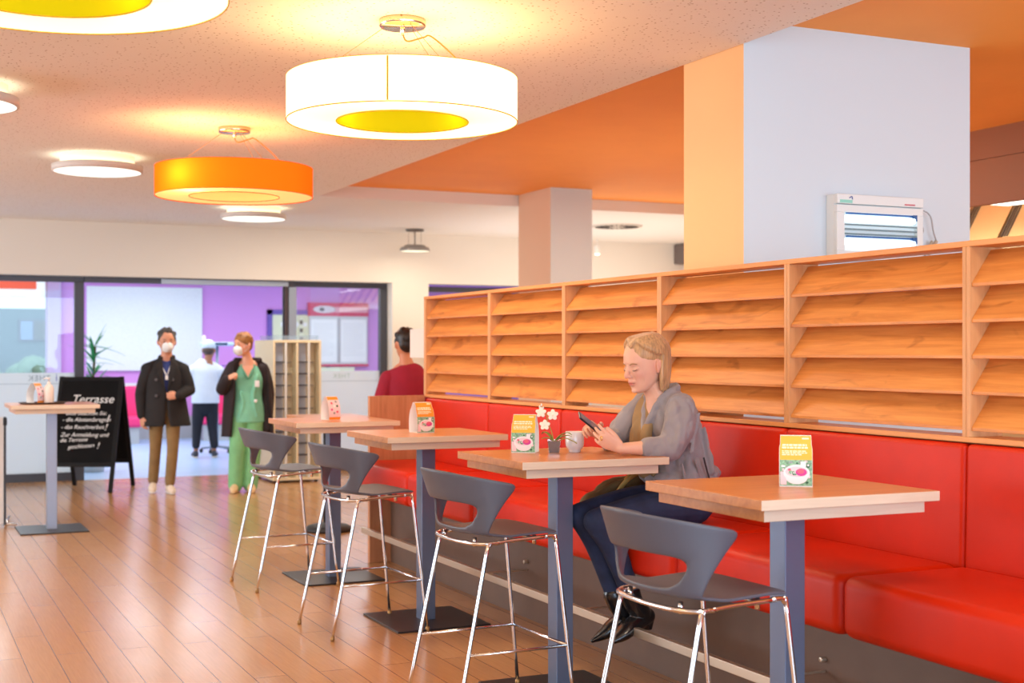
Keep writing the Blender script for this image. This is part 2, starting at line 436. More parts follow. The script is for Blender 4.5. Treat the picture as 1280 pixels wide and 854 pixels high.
# ------------------------------------------------------------------ slatted divider and bench
SX = 3.66
POSTS = [9.48, 8.29, 7.19, 6.09, 4.985, 3.875, 2.77, 1.66, .55]
W_slat = wood('slat_oak', (200, 122, 56), (230, 156, 82), 'y', .42)
W_post = wood('post_oak', (206, 146, 92), (226, 170, 116), 'z', .45, knots=False)
W_rail = wood('rail_oak', (214, 142, 78), (232, 164, 98), 'y', .45, knots=False)
dv = thing('slatted_divider', 'oak divider of tilted slats standing behind the red bench', 'divider', (SX, 5, 0))
MB().box((0, POSTS[-1]-5-.02, 1.943), (.16, POSTS[0]-5+.02, 1.965)).build('top_rail', W_rail, dv, bevel=.002)
MB().box((0, POSTS[-1]-5-.02, 1.212), (.16, POSTS[0]-5+.02, 1.232)).build('bottom_rail', W_rail, dv, bevel=.002)
MB().box((.05, POSTS[-1]-5-.02, 0), (.16, POSTS[0]-5+.02, 1.212)).build('base_panel', W_rail, dv)
for y in POSTS:
    m = MB(); m.box((0, y-5-.02, 1.232), (.16, y-5-.0008, 1.943)); m.box((0, y-5+.0008, 1.232), (.16, y-5+.02, 1.943))
    m.build('post', W_post, dv, bevel=.0015)
for ya, yb in zip(POSTS, POSTS[1:]):
    for k in range(5):
        z = 1.256+.1345*k; m = MB(); L_ = (ya-yb)-.041
        m.prism([(.004, -L_/2, 0), (.004, -L_/2, .012), (.098, -L_/2, .140), (.110, -L_/2, .136), (.018, -L_/2, 0)], (0, L_, 0))
        o = m.build('slat', W_slat, dv, bevel=.0012); o.location = (.004, (ya+yb)/2-5, z)
        o.data.transform(Matrix.Translation((0, random.uniform(-30, 30), random.uniform(-3, 3)))); 
        t = o.data.vertices[0].co
        # shift the mesh origin so that every slat has grain of its own
        off = V((0, 0, 0)); ys = [v.co.y for v in o.data.vertices]; zs = [v.co.z for v in o.data.vertices]
        o.location = (.004, (ya+yb)/2-5-(max(ys)+min(ys))/2, z-min(zs))

def leather():
    m = mat('red_leather', (204, 38, 2), .42, bump=.10, bscale=260, var=.06, vscale=5, spec=.26)
    return m
M_red = leather(); M_kick = mat('grey_brown_laminate', (112, 88, 74), .5, var=.05, vscale=6)
M_rail = mat('brushed_steel', (206, 190, 170), .35, .7)
bn = thing('bench', 'long red leather bench with backrest along the oak divider', 'bench', (3.35, 5, 0))
B0, B1 = .55, 9.45
MB().box((.03, B0-5, 0), (.29, B1-5, .54)).build('plinth', M_kick, bn)
fr = MB(); fr.box((-.285, B0-5, .262), (-.255, 9.2-5, .302)); fr.build('foot_rail', M_rail, bn, bevel=.003)
for y in (8.6, 7.1, 5.9, 4.35, 3.2, 2.1):
    m = MB(); m.tube([(.005, y-5, .33), (.03, y-5, .33)], .011, 10); m.tube([(-.255, y-5, .282), (.03, y-5, .282)], .006, 8); m.build('rail_bracket', M_rail, bn, bevel=.002)
SE = [9.44, 8.28, 7.20, 6.09, 4.98, 3.868, 2.76, 1.65, .55]
def cushion(lo, hi, name, par, r=.045, tilt=None):
    m = MB(); m.box(lo, hi); o = m.build(name, M_red, par)
    b = o.modifiers.new('B', 'BEVEL'); b.width = r; b.segments = 5; b.limit_method = 'ANGLE'
    for p in o.data.polygons: p.use_smooth = True
    return o
for ya, yb in zip(SE, SE[1:]):
    cushion((-.285, yb-5+.002, .535), (.29, ya-5-.002, .757), 'seat_cushion', bn)
    c = cushion((.285, yb-5+.002, .72), (.36, ya-5-.002, 1.207), 'back_cushion', bn, .022)
    for v in c.data.vertices:
        if v.co.x < .3 and v.co.z > 1: v.co.x += .012
M_endw = wood('end_panel_oak', (186, 124, 84), (206, 146, 104), 'z', .45)
MB().box((-.135, B1-5, 0), (.30, B1-5+.04, 1.225)).build('end_panel', M_endw, bn, bevel=.002)

# ------------------------------------------------------------------ bar tables
W_top = wood('table_oak', (190, 118, 66), (212, 144, 88), 'x', .28, knots=False, sc=.8, spec=.5)
W_edge = wood('table_edge_daylit', (214, 192, 166), (232, 214, 190), 'x', .45, knots=False)  # paler copy of the table wood, daylight painted into its end faces
def make_table(label, loc, h=1.085, rz=0, group='square wooden bar tables'):
    r = thing('bar_table', label, 'table', loc, rz, group)
    m = MB(); m.box((-.36, -.357, h-.034), (.36, .357, h)); o = m.build('tabletop', [W_top, W_edge], r, bevel=.0025)
    for p in o.data.polygons:
        if abs(p.normal.y) > .9: p.material_index = 1
    m = MB(); m.box((-.325, -.322, h-.074), (.325, .322, h-.034)); o = m.build('apron', [W_top, W_edge], r, bevel=.002)
    for p in o.data.polygons:
        if abs(p.normal.y) > .9: p.material_index = 1
    MB().box((-.042, -.045, .01), (.042, .045, h-.074)).build('column', M_col, r, bevel=.003)
    MB().box((-.28, -.30, 0), (.28, .30, .011)).build('base_plate', M_dark, r, bevel=.004)
    return r
M_col = mat('grey_powder_coat', (108, 120, 146), .34, .35)
TABS = [(2.84, 3.865), (2.785, 5.50), (2.825, 7.30), (2.785, 8.96)]
t1 = make_table('nearest wooden bar table, at lower right, holding one yellow menu card', (*TABS[0], 0))
LB = ['nearest', 'wooden bar table where the woman in grey sits, with mug and orchid',
      'third wooden bar table from the front, with an arched menu card on top', 'farthest wooden bar table of the row, with an orange edged card on it']
tabs = [t1]
for i in (1, 2, 3):
    c = copy_tree(t1); c.location = (*TABS[i], 0); c['label'] = LB[i]; tabs.append(c)
tl = copy_tree(t1); tl.location = (1.30, 12.38, 0); tl['label'] = 'wooden bar table at far left holding a tray, in front of the chalkboard'
tl.scale = (1, 1, 1.1/1.085); del tl['group']
for ch in tl.children:
    if ch.name.startswith('column'):
        ch.data = ch.data.copy(); ch.data.materials.clear(); ch.data.materials.append(mat('silver_powder_coat', (150, 156, 172), .35, .4))

# counter table behind the bench end
r = thing('counter_table', 'partly hidden high table with black round foot behind the bench end', 'table', (3.47, 11.3, 0))
m = MB(); m.box((-.29, -.30, .965), (.29, .30, 1.0)); m.build('tabletop', W_top, r, bevel=.003)
MB().lathe([(.045, .03), (.045, .965)], seg=20).build('column', M_black, r)
MB().lathe([(.21, 0), (.21, .025), (.17, .05), (.06, .075), (.045, .08)], seg=32).build('base', M_black, r)

# ------------------------------------------------------------------ bar stools
M_shell = mat('anthracite_plastic', (88, 90, 102), .42, bump=.04, bscale=500)
def make_stool():
    r = thing('bar_stool', '', 'stool', (0, 0, 0))
    nC, nB, nS = 32, 14, 14
    def wrap(t, s):
        # s 0 = top edge of the backrest, 1 = where it meets the seat; t -1..1 round the back
        am = 100-25*s
        if s < .14: am *= 1-.075*(1-s/.14)**2
        a = t*math.radians(am)
        cx = -.030-.062*s; rx = .268-.166*s; ry = .275-.032*s
        x = cx-rx*math.cos(a); y = ry*math.sin(a)
        z = 1.053-.268*s-.058*(abs(t)**1.7)*(1-s)**1.2
        return V((x, y, z))
    rows = []
    for i in range(nB+1):
        s = i/nB; rows.append([wrap(-1+2*k/nC, s) for k in range(nC+1)])
    edge = rows[-1]
    for j in range(1, nS+1):
        q = j/nS; row = []
        for k in range(nC+1):
            t = -1+2*k/nC; e = edge[k]
            # the seat front edge
            fy = .232*math.sin(t*PI/2*.98); fx = .235-.03*abs(t)**3
            w = q
            x = e.x+(fx-e.x)*w; y = e.y+(fy-e.y)*w
            bowl = (1-(2*q-1)**2)
            drop = -.022*min(1, q*3.2)+.018*q
            z = e.z+drop*(1-.0)+(-.006*bowl*(1-t*t))
            if q > .82: z -= .10*(q-.82)**1.5
            row.append(V((x, y, z)))
        rows.append(row)
    m = MB(); vs = [[m.v(p) for p in row] for row in rows]
    for i in range(len(rows)-1):
        for k in range(nC):
            tm = abs(-1+2*(k+.5)/nC); s = (i+.5)/nB
            hole = False
            if .47 < s < .96:
                lim = .71*(1-((s-.47)/.53)**3.0)**.5
                hole = tm < lim
            if not hole: m.face((vs[i][k], vs[i][k+1], vs[i+1][k+1], vs[i+1][k]))
    # round off the stair steps of the opening
    bm = m.bm; loose = [v for v in bm.verts if not v.link_faces]
    bmesh.ops.delete(bm, geom=loose, context='VERTS')
    inner = [v for v in bm.verts if any(e.is_boundary for e in v.link_edges) and abs(v.co.y) < .232 and v.co.x < -.07 and v.co.z < .945 and v.co.z > .77 and not any(abs(abs(v.co.y)-.243) < .004 for _ in (0,))]
    for it in range(6):
        new = {}
        for v in inner:
            nb = [e.other_vert(v) for e in v.link_edges if e.is_boundary]
            if len(nb) == 2: new[v] = v.co*.4+(nb[0].co+nb[1].co)*.3
        for v, c in new.items(): v.co = c
    sh = m.build('seat_shell', M_shell, r, solid=.011, subd=1)
    # chrome frame
    R_ = .0085
    zt = .765
    for sy in (-1, 1):
        fp = (.285, sy*.262, .012); ft = (.205, sy*.235, zt-.01); bt = (-.120, sy*.235, .740); bp = (-.275, sy*.258, .012)
        for (a, b, c_) in ((fp, ft, 1), (bp, bt, -1)):
            A, B = V(a), V(b); u = (A-B).normalized()
            sidev = V((-1, 0, 0)) if c_ == 1 else V((1, 0, 0))
            pts = [A, B+u*.05, B+u*.014+sidev*.004, B+sidev*.016+V((0, 0, .004)), B+sidev*.05+V((0, 0, .004))]
            lg = MB(); lg.tube(pts, R_, 10, 4, cap=True); lo = lg.build('leg', M_chrome, r)
            MB().lathe([(.010, 0), (.0125, .004), (.0125, .022), (.009, .026)], (a[0], a[1], 0), 14).build('foot_cap', mat('bronze_cap', (170, 130, 80), .35, .5), lo)
    m = MB()
    for sy in (-1, 1): m.tube([(.17, sy*.235, zt-.007), (0, sy*.232, zt-.014), (-.085, sy*.235, .7445)], R_, 10, 3)
    m.tube([(-.10, -.235, .7445), (-.13, -.228, .743), (-.168, -.17, .742), (-.185, 0, .741), (-.168, .17, .742), (-.13, .228, .743), (-.10, .235, .7445)], R_, 10, 4)
    m.tube([(.10, -.233, zt-.010), (.10, .233, zt-.010)], R_*.8, 10)
    m.build('seat_frame', M_chrome, r)
    for x, y in ((.12, .2), (.12, -.2), (-.14, .15), (-.14, -.15)):
        q = MB(); q.tube([(x, y, zt-.04), (x, y, zt-.002)], .009, 10); q.build('screw', M_chrome, r)
    zf = .285
    def legpt(fx, sy):
        a, b = ((.285, sy*.262, .012), (.205, sy*.235, zt-.01)) if fx > 0 else ((-.275, sy*.258, .012), (-.120, sy*.235, .740))
        k = (zf-a[2])/(b[2]-a[2]); return tuple(p+(q-p)*k for p, q in zip(a, b))
    for a, b in ((legpt(1, 1), legpt(1, -1)), (legpt(1, 1), legpt(-1, 1)), (legpt(1, -1), legpt(-1, -1))):
        MB().tube([a, b], .0065, 10).build('footrest', M_chrome, r)
    return r
st = make_stool()
STOOLS = [(2.405, 3.80, 2), (2.395, 5.43, 3), (2.42, 7.25, 4), (2.41, 8.86, 5)]
SL = ['nearest anthracite plastic bar stool, at bottom right by the nearest table', 'anthracite bar stool at the table where the woman sits',
      'anthracite bar stool in the middle, at the table with arched menu card', 'farthest anthracite bar stool, leftmost of the row of four']
for i, (x, y, a) in enumerate(STOOLS):
    c = st if i == 0 else copy_tree(st)
    c.location = (x, y, 0); c.rotation_euler = (0, 0, math.radians(a)); c['label'] = SL[i]; c['group'] = 'chrome legged bar stools'
# ------------------------------------------------------------------ ceiling lamps
def ring_lamp(loc, label, outer, inner, diff, rim, zb=2.63, h=.20, rad=.54, rin=.31, pw=2.6, pcol=(1, .66, .32), up=8.5, upcol=(1, .42, .12), bias=0, seam=None, nb=3):
    x, y = loc
    r = thing('ring_pendant', label, 'lamp', (x, y, zb), 0, 'drum ring pendants')
    m = MB(); m.lathe([(rad, 0), (rad, h)], seg=96, capt=False, capb=False); m.build('outer_shade', outer, r)
    m = MB(); m.lathe([(rin, 0), (rin, h)], seg=72, capt=False, capb=False); m.build('inner_shade', inner, r)
    m = MB(); m.lathe([(rin, .004), (rad-.004, .004)], seg=96, capt=False, capb=False); m.build('diffuser', diff, r)
    m = MB()
    for q, z in ((rad, 0), (rad, h), (rin, 0), (rin, h)):
        m.tube([(q*math.cos(a), q*math.sin(a), z) for a in [2*PI*k/96 for k in range(96)]], .0026 if z == 0 else .0018, 6, closed=True)
    m.build('wire_rim', rim, r)
    if seam is not None:
        m = MB(); a = seam
        p = lambda da, q: (q*math.cos(a+da), q*math.sin(a+da))
        m.poly([(*p(-.008, rad+.001), .004), (*p(.008, rad+.001), .004), (*p(.008, rad+.001), h-.004), (*p(-.008, rad+.001), h-.004)])
        m.build('seam', rim, r)
    H = 3.11-zb
    M_can = mat('satin_chrome', (210, 190, 170), .15, 1)
    m = MB(); m.lathe([(.105, H-.035), (.11, H-.03), (.11, H)], seg=40); m.build('canopy', M_can, r)
    MB().tube([(0, 0, H-.07), (0, 0, H-.03)], .012, 12).build('cord_grip', M_chrome, r)
    m = MB()
    for k in range(3):
        a = .6+2*PI*k/3; m.tube([(.08*math.cos(a), .08*math.sin(a), H-.03), (.44*math.cos(a), .44*math.sin(a), h)], .0016, 6)
        m.build('suspension_wire', mat('steel_wire', (180, 140, 100), .4, .8), r); m = MB()
    m.bm.free()
    MB().tube([(0, 0, H-.06), (.02, -.01, H-.10), (.10, -.01, H-.075), (.14, -.02, H-.07), (.25, -.04, H-.16), (.36, -.06, h)], .004, 8, 6).build('power_cord', mat('orange_cord', (236, 120, 50), .5), r)
    for k in range(nb):
        a = bias+2*PI*k/nb
        spot_light('bulb', 'POINT', (x+.42*math.cos(a), y+.42*math.sin(a), zb+.11), pw, pcol, .04)
    spot_light('uplight', 'AREA', (x, y, zb+h-.02), up, upcol, .86, (PI, 0, 0), 'DISK')
rimg = mat('gold_rim', (208, 160, 30), .5)
S_wh = shade_mat('white_lamp_fabric', (255, 240, 206), 1.9, (255, 214, 160)); S_ye = shade_mat('yellow_lamp_fabric', (150, 152, 14), .26, (206, 208, 20))
S_di = shade_mat('lamp_diffuser', (252, 246, 226), 1.4, (255, 222, 170))
S_or = shade_mat('orange_lamp_fabric', (255, 112, 24), .50, (252, 98, 16)); S_cr = shade_mat('cream_lamp_fabric', (250, 224, 150), .42, (250, 224, 140))
ring_lamp((2.198, 5.983), 'white drum ring pendant with yellow inner ring, above the middle of the room', S_wh, S_ye, S_di, rimg, seam=math.radians(243), bias=-1.9)
ring_lamp((2.195, 9.358), 'orange drum ring pendant, the farthest of the three ring lamps', S_or, S_cr, shade_mat('warm_diffuser', (255, 220, 150), .5, (255, 226, 160)), mat('orange_rim', (240, 96, 20), .5), pw=6.5, pcol=(1, .7, .3), up=6, bias=3.75, nb=1)
ring_lamp((.43, 4.27), 'white drum ring pendant cut off by the top left corner of the photo', S_wh, S_ye, S_di, rimg, bias=.4)

E_disc = emis('disc_glow', (255, 252, 240), 1.6); M_discb = mat('disc_body_white', (214, 206, 200), .6)
def disc_lamp(loc, label):
    x, y = loc
    r = thing('disc_light', label, 'lamp', (x, y, 2.985), 0, 'flush round ceiling lights')
    m = MB(); m.lathe([(.335, .0), (.35, .004), (.35, .05), (.34, .054), (.30, .054)], seg=64, capb=False); m.build('housing', M_discb, r)
    MB().lathe([(.001, .002), (.336, .002)], seg=64, capt=False, capb=False).build('diffuser', E_disc, r)
    MB().lathe([(.285, .054), (.285, .126)], seg=56).build('upper_ring', mat('disc_ring_glow', (255, 246, 214), .6, emit=.25), r)
    spot_light('disc_downlight', 'AREA', (x, y, 2.975), 22, (1, .96, .90), .6, (0, 0, 0), 'DISK')
    m = spot_light('disc_glow', 'AREA', (x, y, 3.041), 2.2, (1, .9, .65), .69, (PI, 0, 0), 'DISK')
disc_lamp((1.525, 11.187), 'flush round ceiling light left of the orange ring lamp')
disc_lamp((3.60, 14.45), 'flush round ceiling light just below the orange ring lamp in the photo')
disc_lamp((.36, 8.48), 'flush round ceiling light cut off by the left edge of the photo')

r = thing('pendant_light', 'small grey pendant light with round glowing underside near back wall', 'lamp', (6.10, 16.15, 2.83))
MB().lathe([(.19, .0), (.195, .01), (.18, .05), (.135, .06), (.135, .075), (.11, .08)], seg=40, capb=False).build('housing', mat('grey_metal_lamp', (150, 144, 140), .4, .4), r)
MB().lathe([(.001, .003), (.188, .003)], seg=40, capt=False, capb=False).build('diffuser', emis('pendant_glow', (255, 244, 214), 1.5), r)
MB().lathe([(.11, .255), (.115, .26), (.115, .28)], seg=32).build('canopy', mat('dark_canopy', (104, 96, 92), .5), r)
MB().tube([(0, 0, .08), (0, 0, .26)], .010, 8).build('stem', mat('grey_metal_lamp', (150, 144, 140), .4, .4), r)
m = MB()
for k in (-1, 1): m.tube([(.085*k, 0, .08), (.085*k, 0, .26)], .002, 6)
m.build('wires', mat('dark_canopy', (104, 96, 92), .5), r)
spot_light('pendant_downlight', 'AREA', (6.10, 16.15, 2.82), 5, (1, .9, .7), .36, (0, 0, 0), 'DISK')

r = thing('air_diffuser', 'round slotted air diffuser in the ceiling behind the white pillar', 'vent', (8.2, 14.65, 3.096))
MB().lathe([(.31, .0), (.32, .014)], seg=48).build('plate', mat('vent_plate', (206, 200, 190), .6), r)
m = MB()
for k in range(24):
    a = 2*PI*k/24; M = Matrix.Translation((.19*math.cos(a), .19*math.sin(a), -.002)) @ Matrix.Rotation(a, 4, 'Z'); m.cbox((0, 0, 0), (.16, .018, .006), M)
m.build('slots', mat('vent_slot_dark', (70, 66, 62), .7), r)
r = thing('ceiling_spotlight', 'tiny bright spotlight hanging right of the far white pillar', 'lamp', (8.87, 16.4, 2.9))
MB().lathe([(.04, .0), (.045, .10), (.02, .12)], seg=20, capb=False).build('housing', M_white, r)
MB().tube([(0, 0, .12), (0, 0, .21)], .008, 8).build('stem', M_white, r)
MB().ell((0, 0, .01), (.038, .038, .03)).build('bulb', emis('spot_glow', (255, 250, 235), 4), r)
r = thing('loudspeaker', 'grey loudspeaker box on the back wall beside the big pillar', 'speaker', (10.65, 16.66, 2.96))
MB().cbox((0, 0, 0), (.62, .26, .28)).build('cabinet', mat('speaker_grey', (108, 98, 96), .6), r, bevel=.012)
MB().cbox((0, -.134, 0), (.54, .008, .23)).build('grille', mat('speaker_grille', (92, 84, 84), .8, bump=.3, bscale=300), r)
MB().cbox((0, .13, 0), (.1, .02, .1)).build('wall_bracket', M_dark, r)

# insect light trap on the big pillar
r = thing('insect_light_trap', 'white insect light trap with two glowing tubes on the big pillar', 'light trap', (4.735, 5.66, 2.2))
M_trap = mat('trap_white', (232, 240, 240), .4)
m = MB(); w, h = .285, .168
m.box((-w, -.005, -h), (w, .061, h)); m.build('back_box', M_trap, r, bevel=.006)
m = MB()  # front cover frame with an opening
def rect_frame(m, x0, x1, z0, z1, X0, X1, Z0, Z1, y0, y1):
    for a in ((X0, X1, z1, Z1), (X0, X1, Z0, z0), (X0, x0, z0, z1), (x1, X1, z0, z1)): m.box((a[0], y0, a[2]), (a[1], y1, a[3]))
rect_frame(m, -.235, .245, -.125, .075, -w, w, -h, h-.055, -.03, -.005)
m.build('front_cover', M_trap, r, bevel=.003)
MB().box((-w, -.034, h-.05), (w, -.005, h)).build('top_cover', M_trap, r, bevel=.004)
for z, k in ((.045, 1), (-.075, 1)):
    t = MB(); t.tube([(-.22, -.018, z), (.23, -.018, z)], .018, 14); t.build('lamp_tube', emis('uv_tube', (225, 244, 255), 2.2), r)
    m = MB(); m.box((-.215, -.024, z+.022), (.235, -.012, z+.030)); m.box((.215, -.03, z+.0), (.245, -.01, z+.032)); m.build('tube_holder', mat('tube_holder_blue', (40, 96, 160), .4), r)
m = MB()
for z in (.012, -.012, -.036): m.box((-.235, -.028, z-.004), (.245, -.02, z+.004))
m.build('louvre', mat('louvre_grey', (120, 150, 160), .4), r)
MB().box((-.27, -.0355, h-.046), (-.19, -.034, h-.030)).build('label_sticker', mat('mint_sticker', (150, 222, 206), .5), r)
MB().box((.155, -.0355, h-.043), (.225, -.034, h-.035)).build('brand_sticker', mat('pink_sticker', (206, 120, 130), .5), r)
MB().tube([(-.21, -.0345, h-.02), (-.195, -.0365, h-.012), (-.19, -.0345, h-.026)], .003, 6, 3).build('blue_mark', mat('blue_mark', (90, 110, 170), .5), r)
MB().tube([(w-.01, .03, .10), (.33, .02, .11), (.38, .02, .08), (.40, .02, 0), (.43, .03, -.05)], .004, 8, 6).build('power_cable', mat('grey_cable', (176, 176, 178), .5), r)
m = MB(); m.tube([(.43, .03, -.05), (.37, .03, -.12)], [.010, .014], 10); m.tube([(.40, .032, -.05), (.35, .032, -.13)], .006, 8); m.build('plug', mat('plug_beige', (198, 186, 166), .5), r)
MB().tube([(.29, .03, -.02), (.315, .02, .03), (.33, .02, -.0), (.31, .02, -.05), (.35, .02, -.14)], .003, 6, 6).build('loose_cable', mat('grey_cable', (176, 176, 178), .5), r)

# kitchen behind the divider
hd = MB(); hd.box((7.5, -4, 2.66), (7.56, 10.6, 3.0)); hd.box((7.5, -4, 3.004), (7.56, 10.6, 3.23)); struct(hd.build('trim_3', mat('brown_fascia', (142, 80, 44), .5)))
r = thing('extractor_hood', 'steel kitchen extractor hood with slanted filters behind the brown fascia', 'hood', (8.6, 7.9, 2.3))
M_steel = mat('warm_steel', (214, 190, 150), .3, .8)
m = MB(); m.prism([(0, -2.2, .18), (1.2, -2.2, .18), (1.2, -2.2, 1.0), (.5, -2.2, 1.0)], (0, 4.4, 0)); m.build('canopy', M_steel, r)
MB().box((-.03, -2.2, .08), (.01, 2.2, .2)).build('front_lip', M_steel, r)
for k in range(9):
    y = -2.0+.5*k; m = MB(); M = Matrix.Translation((.10, y, .42)) @ Matrix.Rotation(.55, 4, 'Y'); m.cbox((-.02, 0, 0), (.02, .44, .56), M); f = m.build('filter', mat('filter_steel', (190, 164, 124), .35, .8), r)
    m = MB()
    for q in (-1, 0, 1): m.cbox((-.035, q*.03+.2, 0), (.012, .012, .5), M)
    m.build('filter_rib', mat('dark_rib', (60, 46, 36), .5), f)
MB().box((-.35, -.5, .47), (-.1, .62, .49)).build('lamp_panel', emis('hood_lamp', (255, 250, 238), 3), r)
spot_light('kitchen_fill', 'AREA', (7.9, 7.9, 3.15), 120, (1, .88, .68), .6, (0, math.radians(-40), 0), 'RECTANGLE', 4)  # unseen fill lamp added to brighten the hood
spot_light('kitchen_fill', 'AREA', (6.6, 8.4, 3.15), 7, (1, .80, .55), 1, (0, math.radians(-60), 0))  # unseen fill lamp added to brighten the brown fascia
spot_light('fill_uplight', 'AREA', (8.4, 14.6, 1.7), 62, (1, .90, .78), 4, (PI, 0, 0))  # unseen uplights added to brighten the ceilings
spot_light('fill_uplight', 'AREA', (5.9, 9.6, 1.4), 13, (1, .84, .62), 2.5, (PI, 0, 0))
spot_light('fill_uplight', 'AREA', (5.6, 3.5, 1.4), 10, (1, .84, .62), 2.5, (PI, 0, 0))
# ------------------------------------------------------------------ things on the tables
ZT = 1.085
C_yel = mat('card_yellow', (246, 186, 62), .5); C_org = mat('card_orange', (250, 152, 44), .5); C_grn = mat('card_leaf_green', (136, 182, 146), .55, var=.5, vscale=160)
C_bowl = mat('card_bowl_white', (244, 240, 240), .5); C_pink = mat('card_pink', (232, 96, 124), .5); C_mag = mat('card_magenta', (214, 60, 150), .5); C_lt = mat('card_pale_pink', (246, 214, 218), .5)
C_txt = mat('card_text_white', (255, 244, 214), .5); C_grey = mat('card_grey', (150, 160, 158), .5); C_dg = mat('card_dark_green', (44, 96, 66), .5)
def tent_card(label, loc, rz, style=0, w=.112, h=.175):
    m = MB(); mats = [M_paper, C_yel, C_org, C_grn, C_bowl, C_pink, C_mag, C_lt, C_txt, C_grey, C_dg]
    def surf(u, v, side, off=0):
        # bowed leaf, v from foot to top
        th = .040*(1-v**2.6)+.010+.008*math.sin(v*PI)
        return V(((u-.5)*w*(1-.06*v*(v > .8)), -side*(th+off), v*h))
    def rect(u0, u1, v0, v1, mi, side=1, off=.0006, nv=8):
        m.mi = mi
        m.grid([[surf(u0+(u1-u0)*i/3, v0+(v1-v0)*j/nv, side, off) for i in range(4)] for j in range(nv+1)])
    def oval(cu, cv, ru, rv, mi, off=.001, side=1, a0=0, a1=2*PI):
        m.mi = mi; n = 20
        c = m.v(surf(cu, cv, side, off)); q = [m.v(surf(cu+ru*math.cos(a0+(a1-a0)*k/n), cv+rv*math.sin(a0+(a1-a0)*k/n), side, off)) for k in range(n+1)]
        for k in range(n): m.face((c, q[k], q[k+1]))
    rnd = random.Random(3)
    for side in (1, -1): rect(0, 1, 0, 1, 0, side, 0, 16)
    m.mi = 0
    m.grid([[surf(i/3, 1, sd) for i in range(4)] for sd in (1, -1)])
    # floor strip of the folded card
    m.grid([[surf(i/3, 0, sd)+V((0, 0, .001)) for i in range(4)] for sd in (1, -1)])
    top = 1 if style == 0 else 2
    for side in (1, -1):
        if style < 2:
            rect(.012, .988, .53, .99, top, side)
            rect(.012, .988, .02, .53, 3, side)
            for k in range(26): oval(rnd.uniform(.08, .92), rnd.uniform(.08, .5), rnd.uniform(.03, .07), rnd.uniform(.015, .035), rnd.choice([10, 3, 7, 9, 4]), .0009, side)
            rect(.03, .22, .04, .30, 7, side, .0011)
            oval(.52, .27, .40, .17, 4, .0014, side); oval(.52, .20, .34, .15, 4, .0015, side)
            oval(.52, .30, .34, .10, 7, .0018, side)
            for k in range(9): oval(rnd.uniform(.28, .5), rnd.uniform(.25, .36), .05, .025, rnd.choice([10, 5, 3, 4]), .0021, side)
            oval(.66, .29, .17, .075, 6, .0022, side); oval(.64, .31, .11, .05, 5, .0025, side)
            rect(.64, .80, .40, .50, 4, side, .0024, 2); oval(.87, .42, .055, .04, 10, .0024, side); oval(.87, .43, .03, .022, 4, .0027, side)
            for j, (v, a, b) in enumerate(((.815, .08, .84), (.765, .08, .86), (.70, .08, .80), (.665, .08, .84), (.63, .08, .70))):
                hh = .017 if j < 2 else .010; u = a
                while u < b-.03:
                    l = rnd.uniform(.05, .14); rect(u, min(u+l, b), v-hh, v+hh, 8, side, .001, 1); u += l+.022
            rect(.70, .92, .925, .955, 8, side, .001, 1)
        else:
            rect(.012, .988, .86, .99, 2, side); rect(.012, .988, .02, .13, 2, side); rect(.012, .988, .13, .86, 7, side)
            for (a, b, c) in ((.3, .72, 5), (.75, .6, 10), (.25, .45, 6), (.72, .35, 5), (.45, .3, 9), (.5, .6, 4), (.7, .78, 9)): oval(a, b, .09, .05, c, .0009, side)
    o = m.build('menu_card', mats, None, loc=loc); o.rotation_euler = (0, 0, rz); tag(o, label, 'menu card', 'tent cards on the bar tables')
    return o
tent_card('yellow menu card with salad bowl picture on the nearest table', (2.872, 3.86, ZT), -.62)
tent_card('yellow menu card beside the orchid on the table of the seated woman', (2.685, 5.665, ZT), -.62)
tent_card('orange topped arched menu card with bowl picture, on the middle table', (2.80, 7.30, ZT), .10, 1)
tent_card('narrow orange edged menu card on the farthest table of the row', (2.755, 8.92, ZT), .25, 2, w=.09, h=.16)

# mug
def rot_pt(x, y): return (x, y, ZT)
m = MB(); m.lathe([(.0, .002), (.026, .0), (.028, .004), (.028, .010), (.036, .018), (.042, .03), (.0435, .045), (.0435, .094), (.042, .096), (.0405, .094), (.0405, .045), (.038, .03), (.0, .02)], seg=40, capb=False, capt=False)
o = m.build('mug', mat('white_porcelain', (240, 238, 238), .12, coat=.5), None, loc=(2.897, 5.575, ZT)); tag(o, 'white handleless mug on the table in front of the seated woman', 'mug')
m = MB()
r = thing('orchid', 'small white artificial orchid in a square glass pot beside the mug', 'plant', (2.775, 5.545, ZT), -.5)
gm = glass_mat('pot_glass', (.93, .95, .95), .15)
q = MB(); a0, a1 = .026, .031
rings = [[(s*a, t*a, z) for s, t in ((-1, -1), (1, -1), (1, 1), (-1, 1))] for a, z in ((.024, 0), (.031, .062), (.029, .062), (.0225, .003))]
vs = [[q.v(p) for p in R0] for R0 in rings]
for A, B in zip(vs, vs[1:]):
    for k in range(4): q.face((A[k], A[(k+1) % 4], B[(k+1) % 4], B[k])).smooth = False
q.face(list(reversed(vs[0]))); q.face(vs[-1]); q.build('pot', gm, r)
q = MB(); vs = [[q.v((s*a, t*a, z)) for s, t in ((-1, -1), (1, -1), (1, 1), (-1, 1))] for a, z in ((.0215, .004), (.0275, .055))]
for k in range(4): q.face((vs[0][k], vs[0][(k+1) % 4], vs[1][(k+1) % 4], vs[1][k])).smooth = False
q.face(vs[1]); q.face(list(reversed(vs[0]))); q.build('soil', mat('dark_pebbles', (84, 86, 92), .8, var=.5, vscale=220, bump=.4, bscale=250), r)
M_leaf = mat('orchid_leaf', (128, 140, 62), .4, var=.2, vscale=40); M_stem = mat('orchid_stem', (168, 156, 70), .5); M_pet = mat('orchid_petal', (250, 240, 222), .5)
